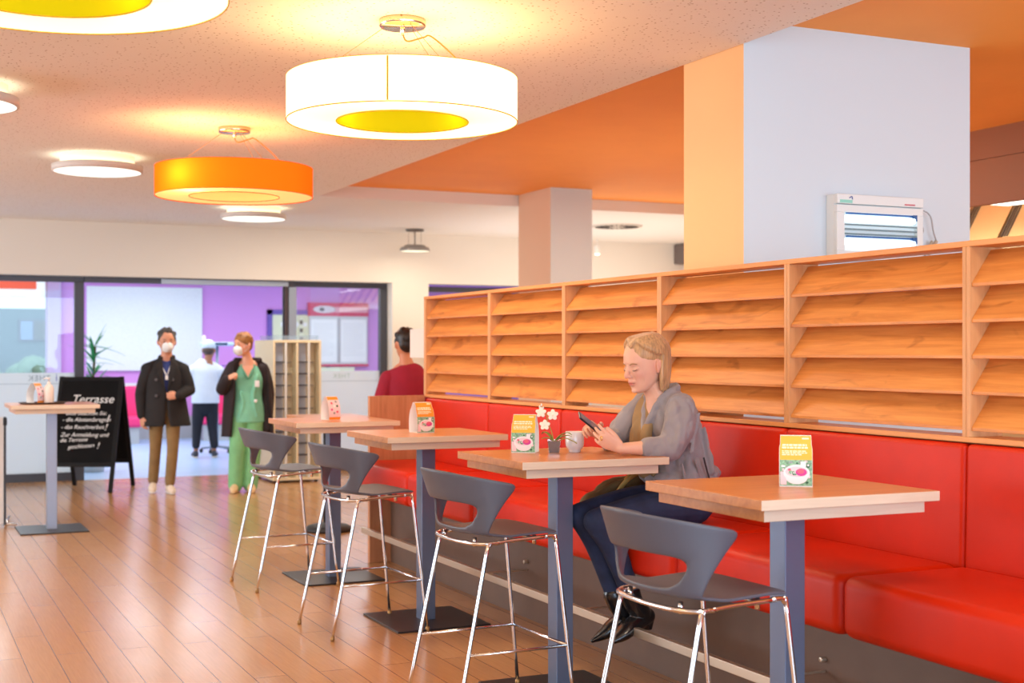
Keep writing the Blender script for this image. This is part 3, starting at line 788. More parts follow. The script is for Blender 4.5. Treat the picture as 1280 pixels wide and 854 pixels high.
for a, l, up in ((-.4, .09, .035), (.25, .085, .02), (2.6, .07, .035), (3.4, .06, .01)):
    q = MB(); dx, dy = math.cos(a), math.sin(a)
    q.tube([(0, 0, .052), (dx*l*.35, dy*l*.35, .062+up*.6), (dx*l*.75, dy*l*.75, .062+up), (dx*l, dy*l, .058+up*.8)], [(.004, .003), (.013, .003), (.012, .002), (.002, .001)], 8, 5); q.build('leaf', M_leaf, r)
MB().tube([(0, 0, .05), (-.012, 0, .10), (-.028, 0, .14), (-.035, .0, .175), (-.055, 0, .20)], .0022, 6, 5).build('stem', M_stem, r)
MB().tube([(.02, 0, .055), (.05, -.01, .07), (.085, -.01, .058), (.105, -.01, .046)], .0025, 6, 5).build('root', M_stem, r)
for cx, cy, cz, s in ((-.060, -.005, .187, 1), (-.006, -.01, .176, 1.05), (-.042, -.015, .130, 1)):
    q = MB()
    for k in range(5):
        a = 2*PI*k/5+.3; M = Matrix.Translation((cx, cy, cz)) @ Matrix.Rotation(PI/2-.3, 4, 'X') @ Matrix.Rotation(a, 4, 'Z'); q.ell((.013*s, 0, .003), (.013*s, .010*s, .0022), M, 10, 6)
    q.ell((cx, cy-.005, cz), (.004, .004, .004)); q.build('flower', M_pet, r)
q = MB()
for k, (x, z) in enumerate(((-.066, .213), (-.058, .222), (-.05, .208))): q.ell((x, 0, z), (.004, .004, .007))
q.build('buds', M_pet, r)

# tray with bottle and card on the far left table
zl = 1.1
r = thing('tray', 'dark serving tray on the far left bar table', 'tray', (1.22, 12.32, zl))
MB().lathe([(.0, .002), (.17, .002), (.19, .016), (.186, .016), (.168, .006), (.0, .006)], seg=40, capb=False, capt=False).build('tray_body', mat('dark_tray', (72, 56, 48), .45), r)
r.scale = (1.05, .8, 1)
r = thing('pump_bottle', 'white pump bottle standing on the dark tray', 'bottle', (1.27, 12.30, zl+.006))
MB().lathe([(.04, 0), (.042, .01), (.042, .13), (.03, .155), (.014, .165), (.014, .185)], seg=28).build('bottle_body', mat('bottle_cream', (238, 222, 208), .4), r)
q = MB(); q.lathe([(.006, .185), (.006, .21), (.014, .212), (.014, .222)], seg=16); q.tube([(0, 0, .217), (-.035, 0, .215), (-.045, 0, .205)], .005, 8, 3); q.build('pump', mat('pump_white', (240, 232, 224), .4), r)
tent_card('arched orange menu card on the dark tray at far left', (1.165, 12.34, zl+.006), .9, 2)

# ------------------------------------------------------------------ chalkboard
r = thing('chalkboard', 'black A-frame chalkboard sign reading Terrasse in white handwriting', 'sign', (2.10, 15.86, 0), -.47)
M_bk = mat('black_frame_wood', (16, 14, 14), .55, spec=.2); M_slate = mat('chalkboard_black', (16, 14, 14), .7, var=.25, vscale=6, spec=.12)
W2 = .335
def board(side):
    # a leaf from the hinge at the top to the feet
    tilt = side*.305
    M = Matrix.Translation((0, 0, 1.26)) @ Matrix.Rotation(tilt, 4, 'X')
    q = MB(); q.box((-W2, -.010, -1.0), (W2, .010, 0), M); p = q.build('panel', M_slate, r)
    for a, b in (((-W2-.03, -.016, -1.318), (-W2+.015, .016, .01)), ((W2-.015, -.016, -1.318), (W2+.03, .016, .01))):
        q = MB(); q.box(a, b, M); q.build('leg', M_bk, r, bevel=.003)
    for z in ((-.04, .005), (-1.03, -.985)):
        q = MB(); q.box((-W2, -.016, z[0]), (W2, .016, z[1]), M); q.build('rail', M_bk, r, bevel=.003)
    return M
Mb = board(1) if False else None
Mf = board(-1); Mr = board(1)
M_chalk = mat('chalk_white', (236, 234, 230), .8)
Mt = Mf @ Matrix.Translation((0, -.0112, 0)) @ RX
def chalk(body, x, z, size, rot=0, shear=.25):
    text_mesh(body, size, Mt @ Matrix.Translation((x, z, 0)) @ Matrix.Rotation(rot, 4, 'Z'), 'writing', M_chalk, r, .0008, shear)
chalk('Terrasse', -.20, -.30, .135, .0)
chalk('Bitte beachten Sie:', -.25, -.44, .062)
chalk('- die Abstandsregeln', -.28, -.515, .066); chalk('!', .215, -.52, .12)
chalk('- das Rauchverbot', -.285, -.60, .066); chalk('!', .205, -.615, .11)
chalk('Zur Anmeldung und', -.28, -.69, .066, .0); chalk('die Terrasse', -.28, -.755, .062, .05)
chalk('geschlossen', -.18, -.83, .062, .08); chalk('!', .14, -.825, .10)

# display stand at the left edge
r = thing('display_stand', 'white display stand with chrome feet cut by the left edge', 'stand', (.73, 12.75, 0))
MB().box((-.42, -.012, .03), (.205, .012, .97)).build('panel', M_white, r, bevel=.002)
MB().box((.205, -.022, .02), (.225, .022, .975)).build('edge_profile', mat('black_profile', (52, 50, 52), .4), r, bevel=.002)
MB().box((.20, -.024, .90), (.232, .024, .965)).build('corner_clip', M_black, r)
MB().tube([(.215, 0, .025), (.28, -.03, .022), (.31, -.045, .02)], [.012, .012, .008], 10, 3).build('foot', M_chrome, r)
MB().tube([(.215, .0, .025), (.30, .62, .02)], [.012, .010], 10).build('foot', M_chrome, r)

# ------------------------------------------------------------------ tray rack in front of the glass
r = thing('tray_rack', 'beige two column tray rack standing before the glass wall', 'rack', (4.123, 15.62, 0))
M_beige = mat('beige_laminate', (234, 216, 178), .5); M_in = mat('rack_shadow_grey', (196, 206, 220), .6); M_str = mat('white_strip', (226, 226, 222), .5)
H_, D_, Wd = 1.69, .88, .585
XO = .0
m = MB(); m.box((0, 0, .06), (.025, D_, H_-.03)); m.build('side_panel', M_beige, r, bevel=.002)
m = MB(); m.box((Wd-.025, 0, .06), (Wd, D_, H_-.03)); m.build('side_panel', M_beige, r, bevel=.002)
m = MB(); m.box((Wd/2-.012, .0, .06), (Wd/2+.012, D_, H_-.03)); m.build('divider_panel', M_beige, r, bevel=.002)
MB().box((0, 0, H_-.03), (Wd, D_, H_)).build('top_panel', M_beige, r, bevel=.002)
MB().box((0, 0, .03), (Wd, D_, .06)).build('bottom_panel', M_beige, r, bevel=.002)

for c in (0, 1):
    x0 = .025 if c == 0 else Wd/2+.012; x1 = Wd/2-.012 if c == 0 else Wd-.025
    MB().box((x0, .13, .06), (x0+.127, .15, H_-.03)).build('inner_panel', M_in, r); MB().box((x0+.127, .20, .06), (x1, .22, H_-.03)).build('back_panel', M_beige, r)
    MB().box((x0+.115, -.004, .06), (x0+.14, .01, H_-.03)).build('upright_strip', M_str, r)
    for k in range(10):
        z = .18+.138*k; m = MB(); m.box((x0, .02, z), (x0+.115, .13, z+.014)); m.box((x0+.16, .15, z), (x1-.02, .20, z+.005)); m.build('tray_runner', mat('runner_dark', (64, 62, 68), .5), r)
for x, y in ((.05, .06), (Wd-.05, .06), (.05, D_-.06), (Wd-.05, D_-.06)):
    MB().lathe([(.022, 0), (.022, .03)], (x, y, 0), 14).build('foot', M_dark, r)
o = MB().box((4.14, 15.64, 1.691), (4.68, 16.3, 1.745)).build('acrylic_tray', glass_mat('acrylic', (.9, .92, .94), .12, .1, haze=.12), None); tag(o, 'clear acrylic tray lying on top of the beige rack', 'tray')

# notice board, door and papers on the lobby wall
r = thing('notice_board', 'notice board with red header and two white sheets behind right glass pane', 'notice board', (7.70, 24.44, 1.89))
M_redh = mat('crimson_header', (214, 40, 100), .5)
MB().box((-.57, -.02, -.57), (.57, .04, .35)).build('backing', mat('board_grey', (206, 206, 206), .6), r, bevel=.004)
MB().box((-.59, -.024, .33), (.59, .04, .58)).build('header', M_redh, r, bevel=.004)
MB().ell((-.28, -.026, .455), (.22, .004, .07)).build('header_oval', mat('pale_oval', (226, 214, 218), .6), r)
MB().ell((-.33, -.031, .455), (.05, .003, .035)).build('header_mark', mat('mark_grey', (90, 84, 92), .6), r)
MB().box((-.3, -.0255, .40), (.57, -.0245, .50)).build('header_band', mat('header_band_pale', (232, 160, 176), .6), r)
MB().box((-.59, -.024, -.61), (.59, .04, -.57)).build('lower_bar', M_redh, r)
for x0, x1 in ((-.54, -.04), (.04, .54)):
    MB().box((x0, -.026, -.53), (x1, -.021, .27)).build('sheet', M_paper, r)
    m = MB()
    for j in range(14): m.box((x0+.05, -.0275, .18-.045*j), (x1-.06-(.1 if j % 4 == 3 else 0), -.0262, .186-.045*j))
    m.build('printed_rows', mat('faint_print', (196, 196, 196), .7), r)
MB().box((-.02, -.03, -.55), (.02, -.02, .31)).build('middle_strip', mat('board_strip', (176, 172, 176), .5), r)
d2 = thing('door_2', None, None, (6.35, 24.5, 0)); d2['kind'] = 'structure'
m = MB(); m.box((0, -.05, 0), (.09, 0, 2.33)); m.box((1.1, -.05, 0), (1.19, 0, 2.33)); m.box((0, -.05, 2.24), (1.19, 0, 2.33)); m.build('door_frame', mat('violet_door_frame', (110, 84, 170), .5), d2)
MB().box((.09, -.03, 0), (1.1, 0, 2.24)).build('door_leaf', mat('cream_door', (226, 226, 190), .5), d2)
MB().box((.25, -.036, 2.02), (.75, -.03, 2.10)).build('door_plate', M_paper, d2)
o = MB().box((7.2, 24.39, 1.05), (8.0, 24.43, 1.26)).build('wall_shelf', mat('pale_yellow_panel', (232, 234, 204), .6), None); tag(o, 'pale yellow ledge under the notice board', 'shelf')
r = thing('key_strip', 'thin strip of dark buttons left of the notice board', 'control strip', (6.98, 24.44, 1.9))
MB().box((-.04, 0, -.35), (.04, .02, .3)).build('backplate', mat('pale_yellow_panel', (232, 234, 204), .6), r)
m = MB()
for k in range(4): m.cbox((0, -.01, .2-.15*k), (.05, .02, .07))
m.build('buttons', mat('button_dark', (60, 70, 66), .5), r)

# magenta lounge chairs in the lobby
def lounge(label, loc, rz):
    r = thing('lounge_chair', label, 'chair', loc, rz, 'magenta lobby chairs'); Mm = mat('magenta_fabric', (236, 54, 120), .7)
    o = MB().box((-.36, -.36, .28), (.36, .34, .46)).build('seat', Mm, r, bevel=.05, seg=4)
    o = MB().box((-.36, .20, .40), (.36, .36, .96)).build('backrest', Mm, r, bevel=.05, seg=4)
    MB().box((-.32, -.30, .0), (.32, .30, .29)).build('plinth', mat('grey_plinth', (176, 178, 180), .6), r)
    return r
c = lounge('magenta lounge chair between the chalkboard and the man in black coat', (3.56, 23.6, 0), -.1)
c2 = copy_tree(c); c2.location = (5.35, 23.9, 0); c2['label'] = 'magenta lounge chair glimpsed behind the staff member in white'

# palm behind the door post
r = thing('potted_palm', 'green palm partly hidden by the dark door post', 'plant', (2.40, 18.2, 0))
MB().lathe([(.16, 0), (.20, .36), (.19, .37), (.17, .33)], seg=32).build('pot', mat('white_planter', (226, 226, 224), .4), r)
M_palm = mat('palm_green', (44, 140, 74), .45, var=.3, vscale=10); M_palm2 = mat('palm_teal', (70, 150, 126), .45, var=.3, vscale=10)
MB().tube([(0, 0, .3), (.01, 0, .9), (.05, 0, 1.62)], [.025, .02, .015], 8, 4).build('trunk', mat('palm_trunk', (92, 84, 50), .8), r)
rnd = random.Random(11)
for k in range(44):
    a = rnd.uniform(0, 2*PI); el = rnd.uniform(-.1, 1.2); l = rnd.uniform(.26, .44); z0 = rnd.choice([1.1, 1.25, 1.4, 1.48, 1.58, 1.62, 1.0]); q = MB()
    dx, dy = math.cos(a)*math.cos(el), math.sin(a)*math.cos(el); dz = math.sin(el)
    pts = [(.04+dx*l*t, dy*l*t, z0+dz*l*t-.22*t*t*l) for t in (0, .35, .7, 1)]
    q.tube(pts, [(.004, .003), (.020, .003), (.017, .002), (.002, .001)], 6, 4); q.build('frond', rnd.choice([M_palm, M_palm, M_palm2]), r)

# wheeled stand beside the staff member
r = thing('equipment_stand', 'wheeled equipment stand with pale blue top beside the staff member', 'stand', (4.60, 20.75, 0))
M_blu = mat('pale_blue_plastic', (196, 222, 244), .4)
m = MB(); m.tube([(0, 0, .08), (0, 0, 1.66)], .022, 10); m.build('pole', M_framel, r)
MB().box((-.24, -.12, 1.64), (.24, .12, 1.70)).build('top_unit', M_blu, r, bevel=.02); MB().box((-.11, -.125, 1.655), (.13, -.118, 1.69)).build('display', mat('dark_blue_display', (40, 60, 92), .3), r)
MB().lathe([(.03, 1.70), (.026, 1.78), (.012, 1.80)], (-.2, 0, 0), 16).build('bottle', M_paper, r)
MB().box((-.05, -.14, 1.33), (.35, .12, 1.345)).build('shelf', mat('violet_door_frame', (110, 84, 170), .5), r)
for k in range(5):
    a = 2*PI*k/5+.3; q = MB(); q.tube([(0, 0, .10), (.24*math.cos(a), .24*math.sin(a), .07)], .016, 8); f = q.build('leg', mat('stand_grey', (110, 124, 140), .4), r)
    MB().ell((.24*math.cos(a), .24*math.sin(a), .035), (.03, .03, .035)).build('castor', M_black, f)

# building outside the lobby window
r = thing('building', 'pale grey building with one window seen through the left glass', 'building', (3.0, 34, -.1))
MB().box((-12, 0, 0), (.72, 6, 2.68)).build('wall', mat('render_pale_grey', (146, 166, 178), .8), r)
MB().box((-.18, -.03, 1.9), (.50, .05, 2.42)).build('window_frame', M_framel, r); MB().box((-.13, -.04, 1.94), (.14, -.02, 2.38)).build('pane', mat('sky_pane', (176, 200, 232), .2), r); MB().box((.18, -.04, 1.94), (.46, -.02, 2.38)).build('pane', mat('grey_pane', (150, 156, 160), .2), r)
o = MB(); rnd = random.Random(5)
for k in range(60): o.ell((rnd.uniform(-4, 1.6), rnd.uniform(-.3, .3), rnd.uniform(.2, 1.3)), (.35, .3, .3), None, 8, 6)
o = o.build('hedge', mat('hedge_green', (150, 180, 160), .9, var=.3, vscale=8, bump=.5, bscale=30), None, loc=(2.2, 33, -.1)); tag(o, 'green hedge in front of the pale grey building', 'hedge')
# small white sign on the end of the divider
o = MB().box((3.665, 9.502, 1.505), (3.68, 9.81, 1.725)).build('sign_panel', mat('cream_panel', (232, 222, 214), .7), None, bevel=.002); tag(o, 'small blank white sign fixed to the far end of the divider', 'sign')
# ------------------------------------------------------------------ people
def mixc(a, b, t): return tuple(x+(y-x)*t for x, y in zip(a, b))
SK1, SK2 = lin((232, 180, 154)), lin((222, 142, 120))
M_skin = attr_mat('skin', .5, sss=.12)
def smooth01(x, a, b):
    t = max(0, min(1, (x-a)/(b-a))); return t*t*(3-2*t)

def headM(c, fwd, pitch=0, roll=0, s=1.0):
    """head frame: x forward, y to its left, z up; origin between the ears"""
    f = V(fwd).normalized(); up = V((0, 0, 1)); left = up.cross(f).normalized()
    R = Matrix((f, left, f.cross(left))).transposed().to_4x4()
    return Matrix.Translation(c) @ R @ Matrix.Rotation(pitch, 4, 'Y') @ Matrix.Rotation(roll, 4, 'X') @ Matrix.Scale(s, 4)
def head_skin(m, M, fem=True):
    E = lambda c, r, rot=None: m.ell(c, r, M if rot is None else M @ Matrix.Translation(c) @ rot @ Matrix.Translation(-V(c)), 20, 13)
    rows = [(.1195, .006, -.028, .012), (.113, .034, -.058, .040), (.097, .062, -.082, .060), (.070, .082, -.096, .073), (.040, .0905, -.101, .078), (.015, .090, -.100, .0785),
            (-.010, .0885, -.096, .0765), (-.034, .0895, -.084, .072), (-.055, .0885, -.066, .0655), (-.074, .086, -.046, .058), (-.090, .084, -.024, .048), (-.103, .080, .0, .036), (-.112, .069, .020, .020), (-.1145, .055, .035, .008)]
    rows = cr(rows, 4); seg = 40; R_ = []
    for z, xf, xb, w in rows:
        xc, rx = (xf+xb)/2, (xf-xb)/2; ring = []
        for k in range(seg):
            t = 2*PI*k/seg; c, s_ = math.cos(t), math.sin(t)
            ring.append(m.v(M @ V((xc+rx*math.copysign(abs(c)**.92, c), w*math.copysign(abs(s_)**.90, s_)*(1-.10*c-.05*c*c), z))))
        R_.append(ring)
    for A, B in zip(R_, R_[1:]):
        for k in range(seg): m.face((A[k], B[k], B[(k+1) % seg], A[(k+1) % seg]))
    m.face(R_[0]); m.face(list(reversed(R_[-1])))
    for s in (-1, 1):
        E((.073, s*.0325, -.001), (.0125, .0165, .0105))       # closed lid over the eye
        R2 = Matrix.Rotation(.38*s, 4, 'Z') @ Matrix.Rotation(-.15, 4, 'Y')
        E((-.012, s*.084, -.008), (.017, .0075, .029), R2); E((-.006, s*.082, -.029), (.009, .008, .011)); E((-.02, s*.090, -.002), (.009, .004, .022), R2)
    tr = lambda pts: [tuple(M @ V(p)) for p in pts]
    sc = M.to_scale().x; h = M.to_3x3() @ V((0, 1, 0))
    m.tube(tr([(.080, 0, .020), (.0925, 0, .0), (.105, 0, -.020), (.108, 0, -.029)]), [(.010*sc, .0085*sc), (.009*sc, .008*sc), (.0100*sc, .010*sc), (.0085*sc, .0095*sc)], 12, 4, hint=h, cap='round')
    for s in (-1, 1): E((.0965, s*.0105, -.031), (.010, .007, .008))
    E((.0845, 0, -.0565), (.009, .024, .010))
    E((.0895, 0, -.0575), (.0065, .020, .0048)); E((.0875, 0, -.0680), (.0072, .0175, .0056)); E((.0815, 0, -.098), (.006, .017, .011))
def face_shape(M):
    """sockets pressed in, cheekbones and brow raised"""
    Mi = M.inverted(); R3 = M.to_3x3()
    def f(co):
        p = Mi @ co
        if .02 < p.x < .13 and abs(p.y) < .09 and -.13 < p.z < .1:
            d = 0
            for s in (-1, 1):
                d -= .0055*math.exp(-(((p.y-s*.030)/.015)**2+((p.z-.006)/.010)**2))
                d += .0035*math.exp(-(((p.y-s*.043)/.020)**2+((p.z+.026)/.016)**2))
                d += .0030*math.exp(-(((p.y-s*.030)/.022)**2+((p.z-.026)/.009)**2))
                d -= .0030*math.exp(-(((p.y-s*.046)/.016)**2+((p.z+.058)/.018)**2))
                d -= .0016*math.exp(-(((p.y-s*.024-.5*s*(-.04-p.z)*.5)/.004)**2+((p.z+.044)/.012)**2))
            d -= .0015*math.exp(-((p.y/.024)**2+((p.z+.083)/.008)**2))
            if p.x > .055: co = co+R3 @ V((d, 0, 0))
        return co
    return f
def face_tint(M, base, lip, shade=.0, brow=None):
    Mi = M.inverted()
    def f(co):
        p = Mi @ co; c = base
        if -.2 < p.x < .2 and abs(p.y) < .12 and -.2 < p.z < .2:
            k = math.exp(-(((p.y)/.021)**2+((p.z+.063)/.0085)**2))*(1 if p.x > .07 else 0); c = mixc(c, lip, min(1, k*1.1))
            for s in (-1, 1):
                k = .45*math.exp(-(((p.y-s*.043)/.022)**2+((p.z+.032)/.02)**2))*(1 if p.x > .03 else 0); c = mixc(c, lip, k*.7)
                k = .4*math.exp(-(((p.y-s*.08)/.02)**2+((p.x+.01)/.025)**2+((p.z+.01)/.03)**2)); c = mixc(c, lip, k)
                k = .35*math.exp(-(((p.y-s*.032)/.02)**2+((p.z-.002)/.012)**2))*(1 if p.x > .05 else 0); c = mixc(c, tuple(x*.55 for x in base), k)
            k = .35*math.exp(-((p.y/.014)**2+((p.z+.03)/.012)**2))*(1 if p.x > .09 else 0); c = mixc(c, lip, k)
            if abs(p.y) < .02 and p.x > .06 and abs(p.z+.0632) < .0014: c = tuple(x*.45 for x in c)
        return c
    return f
def brows_lashes(M, par, col, closed=True, eyes=False):
    mm = mat('hair_line_%d_%d_%d' % col, col, .7); lm = mat('lash_dark', (72, 50, 44), .6)
    q = MB()
    for s in (-1, 1):
        q.tube([tuple(M @ V(p)) for p in ((.0875, s*.016, .019), (.0860, s*.032, .0240), (.0735, s*.050, .019))], [.0022, .003, .0012], 8, 4)
    q.build('eyebrows', mm, par)
    q = MB(); z = -.0065 if closed else -.001
    for s in (-1, 1):
        q.tube([tuple(M @ V(p)) for p in ((.081, s*.0185, z+.002), (.0850, s*.027, z-.001), (.0848, s*.037, z-.001), (.0775, s*.0475, z+.003))], [.0009, .0014, .0015, .0009], 8, 4)
    q.build('eyelashes', lm, par)
    if eyes:
        q = MB()
        for s in (-1, 1): q.ell((.0885, s*.032, -.001), (.0028, .009, .0042), M, 10, 7)
        q.build('eyes', mat('eye_dark', (52, 40, 36), .25), par)
def hand(m, wrist, palm_dir, normal, s=1.0, curl=(.3, .35, .4, .45), side=1, thumb=.5, spread=.10, tcurl=.3, tw=.78, td_=.62):
    """palm + five fingers; palm_dir points to the fingers, normal out of the back of the hand, side +1 puts the thumb along normal x palm_dir"""
    d = V(palm_dir).normalized(); n = (V(normal)-d*V(normal).dot(d)).normalized(); w = n.cross(d)*side  # w: towards the thumb
    W = V(wrist); L = .085*s
    m.tube([W-d*.015*s, W+d*.02*s, W+d*.055*s, W+d*L], [(.024*s, .018*s), (.030*s, .017*s), (.039*s, .015*s), (.038*s, .011*s)], 14, 4, hint=n, cap='round')
    lens = [.072, .080, .075, .058]
    for i in range(4):
        o = (1.5-i)*.0195*s; base = W+d*(L-.008*s-(.008*s if i == 3 else .0))+w*o
        a = 0; P = [base]; di = (d+w*(1.5-i)*spread).normalized()
        for j, fr in enumerate((.46, .30, .24)):
            a += curl[i]*(.8 if j == 0 else 1.1); v = di*math.cos(a)-n*math.sin(a); P.append(P[-1]+v*lens[i]*fr*s)
        r = (.0088-.0006*(i == 3))*s
        m.tube(P, [r*1.06, r, r*.92, r*.78], 10, 4, hint=w, cap='round')
    tb = W+d*.022*s+w*.024*s; td = (d*td_+w*tw-n*thumb).normalized(); t2 = (td+d*.5-n*tcurl-w*tcurl*.6).normalized(); t3 = (t2+d*.25-w*tcurl*.5).normalized()
    m.tube([tb-td*.012*s, tb+td*.03*s, tb+td*.03*s+t2*.030*s, tb+td*.03*s+t2*.03*s+t3*.024*s], [.0135*s, .0115*s, .0098*s, .0078*s], 10, 4, hint=n, cap='round')
def trunk(m, pts, rads, hint=(0, 1, 0), n=5, seg=24): m.tube(pts, rads, seg, n, hint=hint, cap=True)
def limb(m, pts, rads, hint=(0, 1, 0), n=5, seg=16): m.tube(pts, rads, seg, n, hint=hint, cap='round')

# ---- the seated woman ------------------------------------------------------
WR = V((3.36, 5.42, .757))
wm = thing('person', 'woman in loose grey blouse and jeans seated on red bench looking at her phone', 'person', WR)
T = lambda *p: tuple(V(p)-WR-V((.036, 0, 0)))
TL = lambda *p: tuple(V(p)-WR)
HC = V(T(3.215, 5.42, 1.492)); Mh = headM(HC, (-.985, -.12, 0), .24, 0, 1.06)
b = MB(); head_skin(b, Mh)
limb(b, [T(3.225, 5.42, 1.43), T(3.275, 5.42, 1.37), T(3.31, 5.42, 1.29)], [(.052, .052), (.054, .056), (.075, .08)])
limb(b, [T(3.40, 5.42, .86), T(3.385, 5.42, 1.0), T(3.35, 5.42, 1.16), T(3.325, 5.42, 1.28)], [(.10, .155), (.085, .125), (.09, .14), (.06, .11)])
NS, NE, NW = T(3.315, 5.262, 1.30), T(3.235, 5.225, 1.118), T(3.012, 5.285, 1.118)
FS, FE, FW = T(3.315, 5.578, 1.30), T(3.19, 5.67, 1.122), T(3.030, 5.535, 1.170)
limb(b, [NS, NE], [.048, .038]); limb(b, [NE, tuple((V(NE)+V(NW))/2), NW], [(.038, .038), (.034, .035), (.024, .027)])
limb(b, [FS, FE], [.048, .038]); limb(b, [FE, tuple((V(FE)+V(FW))/2), FW], [(.038, .038), (.034, .035), (.024, .027)])
# near (left) hand holds the phone from below, far (right) hand taps with thumb and finger
hand(b, NW, (-.84, .20, .50), (-.30, -.88, -.36), .98, (.30, .36, .40, .42), side=-1, thumb=.25, spread=.06, tcurl=.10, tw=.42, td_=.9)
hand(b, FW, (-.80, -.42, .42), (.25, .80, .45), .95, (.30, .62, .75, .80), side=1, thumb=.25, spread=.08, tcurl=.3)
# legs
LEGS = ((TL(3.39, 5.325, .845), TL(2.90, 5.37, .785), TL(3.085, 5.37, .43), TL(3.17, 5.385, .335), TL(2.995, 5.35, .255)),
        (TL(3.39, 5.515, .845), TL(2.885, 5.495, .80), TL(3.055, 5.465, .41), TL(3.14, 5.47, .32), TL(2.985, 5.50, .235)))
for hip, kn, an, heel, toe in LEGS:
    limb(b, [hip, tuple((V(hip)+V(kn))/2+V((0, 0, .012))), kn], [.078, .066, .047]); limb(b, [kn, tuple(V(kn)*.6+V(an)*.4+V((.02, 0, 0))), an], [.045, .044, .030])
    limb(b, [an, tuple((V(heel)+V(toe))/2+V((.03, 0, .012)))], [.026, .016])
body = b.blob('body', M_skin, wm, .0034, 3, face_tint(Mh, SK1, lin((206, 112, 104))), deform=face_shape(Mh))
brows_lashes(Mh, wm, (176, 132, 92), True)
# hair: side parted chin length bob tucked behind the ear
M_hair = mat('blond_hair', (190, 150, 106), .42, var=.32, vscale=4, stretch=(30, 30, 2), bump=.35, bscale=5, sheen=.2)
def strand_hair(name, M, par, material, zend=-.10, part=.02, tuck=True, voxel=.004, nside=34, r0=.0105, vol=.010, back_only=False, wave=.0):
    rnd = random.Random(2); q = MB()
    q.ell((-.020, 0, .048), (.103, .0855, .082), M, 24, 15)
    a_r, b_r, c_r = .098+vol, .080+vol, .084+vol; cc = V((-.014, 0, .038))
    for s in (-1, 1):
        for i in range(nside):
            u = i/(nside-1)                       # 0 temple .. 1 back
            x0 = .074-.15*u; start = V((x0, part, .038+.075*math.sqrt(max(.03, 1-((x0+.014)/.11)**2))+vol))
            az0 = math.radians(26+154*u); az1 = math.radians((104+76*u) if tuck else (70+110*u))
            pts = [start]
            for k in range(1, 7):
                t = k/6; el = math.radians(74*(1-t)**1.1-2); az = az0+(az1-az0)*t**1.15
                pts.append(cc+V((a_r*math.cos(el)*math.cos(az), s*b_r*math.cos(el)*math.sin(az), c_r*math.sin(el))))
            last = pts[-1]; zl_ = zend+rnd.uniform(-.010, .010)-.012*u
            if last.z > zl_:
                n = 3
                for k in range(1, n+1):
                    t = k/n; pts.append(V((last.x*(1-.10*t*(u > .6))+.004*math.sin(t*3+i)+.26*(last.z-zl_)*t, last.y*(1+.03*math.sin(t*PI)-.10*t*t), last.z+(zl_-last.z)*t)))
            R_ = [r0*.55]+[r0*rnd.uniform(.85, 1.1) for _ in pts[1:-1]]+[r0*.45]
            sc = M.to_scale().x
            q.tube([tuple(M @ p) for p in pts], [x*sc for x in R_], 8, 3, cap='round')
    return q.blob(name, material, par, voxel, 7)
strand_hair('hair', Mh, wm, M_hair, zend=-.118, part=.022, vol=.013)
# blouse
M_bl = mat('grey_linen', (150, 144, 148), .85, bump=.12, bscale=420, var=.07, vscale=9, sheen=.2)
c = MB()
trunk(c, [T(3.425, 5.42, .925), T(3.40, 5.42, 1.03), T(3.375, 5.42, 1.14), T(3.345, 5.42, 1.25), T(3.315, 5.42, 1.325), T(3.295, 5.42, 1.365)],
     [(.150, .205), (.135, .185), (.125, .185), (.115, .185), (.085, .150), (.058, .072)], n=6, seg=28)
c.ell(T(3.50, 5.42, .985), (.075, .17, .055)); c.ell(T(3.33, 5.42, .965), (.10, .16, .05))
def sleeve(S, E_, Wc, k, drop):
    S, E_, Wc = V(S), V(E_), V(Wc); e2 = E_+(Wc-E_)*k; m1 = (S+E_)/2+V(drop)
    limb(c, [tuple(S+V((.0, 0, -.005))), tuple(m1), tuple(E_)], [.070, .074, .062]); limb(c, [tuple(E_), tuple((E_+e2)/2), tuple(e2)], [.060, .055, .047])
    d_ = (e2-E_).normalized(); limb(c, [tuple(e2-d_*.03), tuple(e2+d_*.004)], [.051, .051])
sleeve(NS, NE, NW, .42, (.005, -.012, -.01)); sleeve(FS, FE, FW, .45, (.0, .012, -.01))
# drape folds hanging from the chest and the shawl collar
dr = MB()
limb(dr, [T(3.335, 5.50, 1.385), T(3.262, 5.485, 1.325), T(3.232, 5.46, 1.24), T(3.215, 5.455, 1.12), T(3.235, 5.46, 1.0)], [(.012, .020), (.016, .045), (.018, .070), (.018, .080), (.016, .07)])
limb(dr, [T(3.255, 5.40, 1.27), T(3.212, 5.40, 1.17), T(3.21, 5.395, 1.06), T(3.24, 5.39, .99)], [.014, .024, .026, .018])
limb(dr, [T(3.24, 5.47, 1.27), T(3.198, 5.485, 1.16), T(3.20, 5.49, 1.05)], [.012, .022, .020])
limb(c, [T(3.36, 5.36, 1.385), T(3.29, 5.345, 1.355), T(3.235, 5.375, 1.27), T(3.215, 5.42, 1.18)], [.013, .019, .019, .010])
limb(c, [T(3.36, 5.48, 1.385), T(3.29, 5.495, 1.355), T(3.235, 5.465, 1.27), T(3.215, 5.42, 1.18)], [.013, .019, .019, .010])
limb(c, [T(3.36, 5.36, 1.385), T(3.378, 5.42, 1.392), T(3.36, 5.48, 1.385)], [.014, .016, .014])
for (p0, p1, r_) in (((3.39, 5.225, 1.27), (3.33, 5.19, 1.10), .012), ((3.44, 5.25, 1.2), (3.47, 5.24, 1.0), .014), ((3.36, 5.21, 1.06), (3.42, 5.235, .95), .012), ((3.30, 5.23, 1.04), (3.33, 5.24, .94), .011), ((3.47, 5.28, 1.12), (3.49, 5.27, .97), .010)):
    limb(c, [T(*p0), T(*p1)], [r_*.6, r_])
